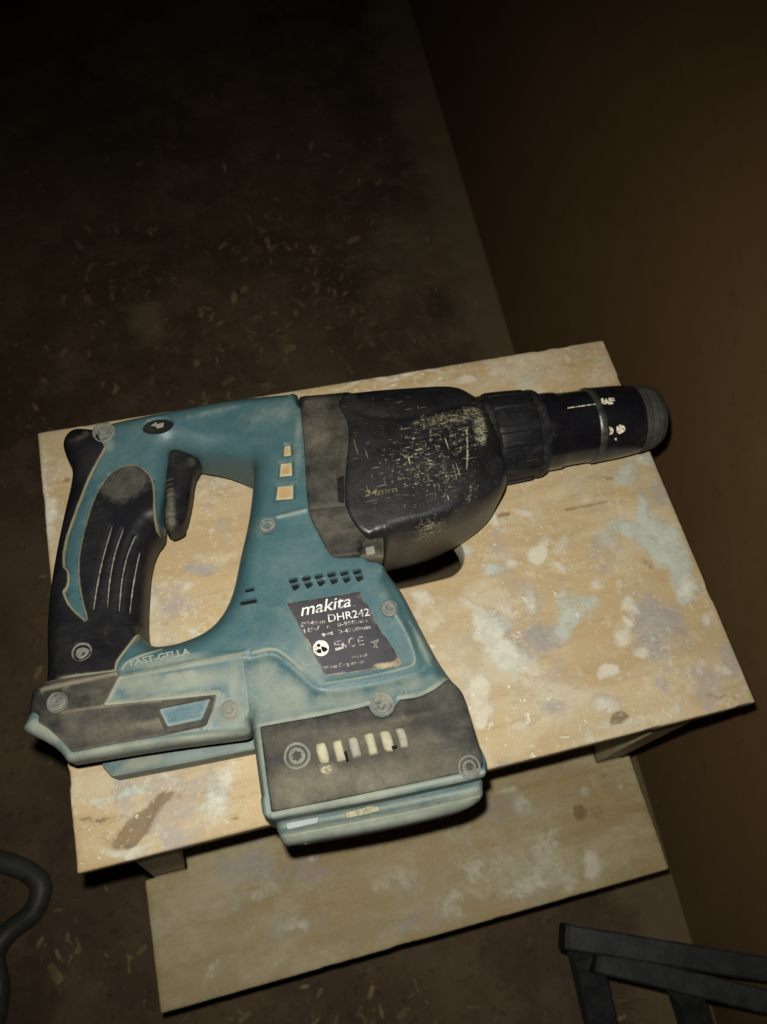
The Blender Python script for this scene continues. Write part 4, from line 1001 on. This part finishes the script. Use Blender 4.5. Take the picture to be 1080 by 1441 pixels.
# ------------------------------------------------------------------ grey hose and steel frame on the floor
def tube(name, path, r, mat, parent=None, seg=20, rings=0.):
    V = np.array(path, float)
    # Catmull-Rom
    pts = []
    for i in range(len(V) - 1):
        p0, p1, p2, p3 = V[max(i - 1, 0)], V[i], V[i + 1], V[min(i + 2, len(V) - 1)]
        for t in np.linspace(0, 1, 40, endpoint=False):
            pts.append(.5 * (2 * p1 + (p2 - p0) * t + (2 * p0 - 5 * p1 + 4 * p2 - p3) * t * t + (3 * p1 - p0 - 3 * p2 + p3) * t ** 3))
    pts = np.array(pts); tn = np.gradient(pts, axis=0); tn /= np.linalg.norm(tn, axis=1)[:, None]
    v = []; s = np.r_[0, np.cumsum(np.linalg.norm(np.diff(pts, axis=0), axis=1))]
    for i, (p, t_) in enumerate(zip(pts, tn)):
        a = np.cross(t_, [0, 0, 1]); a /= np.linalg.norm(a); b = np.cross(a, t_)
        rr_ = r * (1 + rings * math.sin(s[i] / .0055 * 2 * math.pi / 1.6))
        for k in range(seg):
            an = 2 * math.pi * k / seg; v.append(p + (a * math.cos(an) + b * math.sin(an)) * rr_)
    f = [(i * seg + k, i * seg + (k + 1) % seg, (i + 1) * seg + (k + 1) % seg, (i + 1) * seg + k) for i in range(len(pts) - 1) for k in range(seg)]
    f += [tuple(range(seg))[::-1], tuple((len(pts) - 1) * seg + k for k in range(seg))]
    o = mesh_obj(name, v, f, mat, parent)
    bm = bmesh.new(); bm.from_mesh(o.data); bmesh.ops.recalc_face_normals(bm, faces=bm.faces); bm.to_mesh(o.data); bm.free()
    return o
hz = .0185
hp = [P(x, y, z) for x, y, z in ((-160, 1190, hz), (-60, 1196, hz), (0, 1212, hz), (38, 1226, hz), (58, 1248, hz), (46, 1284, hz), (12, 1312, hz), (-8, 1345, hz + .004), (-2, 1395, hz + .006), (-14, 1450, hz), (-50, 1500, hz))]
hose = tube('hose', hp, .0103, HOSEM, rings=.0)
hose['label'] = 'dark grey hose curling over the floor left of the step stool'; hose['category'] = 'hose'

def beam(name, p, q, w, h, mat, parent, up=(0, 0, 1)):
    """rectangular tube from p to q (centres), w across, h along up"""
    p = np.array(p); q = np.array(q); t_ = (q - p) / np.linalg.norm(q - p); u = np.array(up, float); u = u - t_ * (u @ t_); u /= np.linalg.norm(u); s = np.cross(t_, u)
    b = min(w, h) * .09
    sec = [(w / 2 - b, h / 2), (-w / 2 + b, h / 2), (-w / 2, h / 2 - b), (-w / 2, -h / 2 + b), (-w / 2 + b, -h / 2), (w / 2 - b, -h / 2), (w / 2, -h / 2 + b), (w / 2, h / 2 - b)]
    v = [c + s * a + u * b_ for c in (p, q) for a, b_ in sec]; n = 8
    f = [tuple(range(n)), tuple(range(2 * n - 1, n - 1, -1))] + [(i, i + n, (i + 1) % n + n, (i + 1) % n) for i in range(n)]
    o = mesh_obj(name, v, f, mat, parent, sharp=25)
    bm = bmesh.new(); bm.from_mesh(o.data); bmesh.ops.recalc_face_normals(bm, faces=bm.faces); bm.to_mesh(o.data); bm.free()
    return o
fz = .22
f0 = P(798., 1318., fz); f1 = P(1130., 1372., fz)
fr = thing('steel_frame', 'dark grey steel trestle frame with end caps beside the wall at the bottom right', 'metal frame', (float(f0[0] + .1), float(f0[1] - .1), 0))
beam('rail', f0, f1, .0185, .0185, FRAMEM, fr)
dd_ = (f1 - f0) / np.linalg.norm(f1 - f0)
beam('end_cap', f0 - dd_ * .004, f0 - dd_ * .0003, .0195, .0195, FRAMEC, fr)
g0 = P(842., 1352., fz - .004); g1 = P(1140., 1424., fz - .004)
beam('rail', g0, g1, .0175, .016, FRAMEM, fr)
dg_ = (g1 - g0) / np.linalg.norm(g1 - g0)
beam('end_cap', g0 - dg_ * .004, g0 - dg_ * .0003, .0185, .017, FRAMEC, fr)
def leg(pa, pb, za, zb_):
    a = P(*pa, za); b = P(*pb, zb_); t_ = (b - a) / np.linalg.norm(b - a); k = -(a[2]) / t_[2]; e = a + t_ * (k if 0 < k < .8 else .5)
    beam('leg', a, e, .024, .018, FRAMEM, fr, up=(0, 0, 1))
leg((822., 1338.), (850., 1460.), fz - .014, fz - .055)
leg((964., 1392.), (988., 1470.), fz - .018, fz - .055)

# ------------------------------------------------------------------ wood shavings and crumbs swept over the floor
def shavings():
    v = []; f = []
    def chip(x, y, L, w, an, tilt, curl):
        b = len(v); ca, sa = math.cos(an), math.sin(an); k = 4
        for i in range(k):
            t_ = i / (k - 1) - .5; z = .0015 + abs(tilt) * (t_ + .5) * L + curl * L * (.25 - t_ * t_)
            for s_ in (-1, 1):
                ww = w * (.6 + .4 * math.cos(t_ * 2.4)) * s_ * .5
                for dz in (0, .0008):
                    v.append((x + ca * t_ * L - sa * ww, y + sa * t_ * L + ca * ww, z + dz))
        for i in range(k - 1):
            a = b + i * 4; c = a + 4
            f.extend([(a + 1, c + 1, c + 3, a + 3), (a, a + 2, c + 2, c), (a, c, c + 1, a + 1), (a + 2, a + 3, c + 3, c + 2)])
        f.extend([(b, b + 1, b + 3, b + 2), (b + 12, b + 14, b + 15, b + 13)])
    spots = [(360, 470, 190, 120, 300), (440, 390, 130, 90, 150), (200, 420, 180, 120, 130), (560, 450, 90, 60, 50), (300, 300, 240, 120, 110), (130, 1360, 120, 90, 60), (60, 560, 60, 80, 30), (480, 1420, 220, 40, 60), (850, 1400, 60, 40, 20), (480, 200, 200, 100, 40), (60, 800, 40, 200, 30)]
    for cx, cy, sx_, sy_, n in spots:
        for _ in range(int(n * .75)):
            px = random.gauss(cx, sx_ * .6); py = random.gauss(cy, sy_ * .6)
            p = P(px, py, 0.)
            if (p[:2] - wa[:2]) @ wn < .02: continue
            L = abs(random.gauss(0, .0062)) + .002
            chip(p[0], p[1], L, L * random.uniform(.15, .45), random.gauss(1.0, .9), random.uniform(0, .2), random.uniform(0, .5))
    for px, py, L, w, an in ((357, 456, .030, .016, .3), (418, 428, .028, .007, -1.0), (165, 318, .030, .006, 1.5), (378, 345, .022, .006, 1.5), (498, 340, .020, .010, .2), (447, 405, .024, .006, 1.3), (250, 493, .018, .007, -1.2), (330, 420, .018, .008, 1.4), (408, 492, .016, .012, .2), (497, 440, .022, .005, 1.0)):
        p = P(px, py, 0.); chip(p[0], p[1], L, w, an, .1, .3)
    o = mesh_obj('wood_shavings', v, f, CHIP, smooth=False)
    o['kind'] = 'stuff'
shavings()
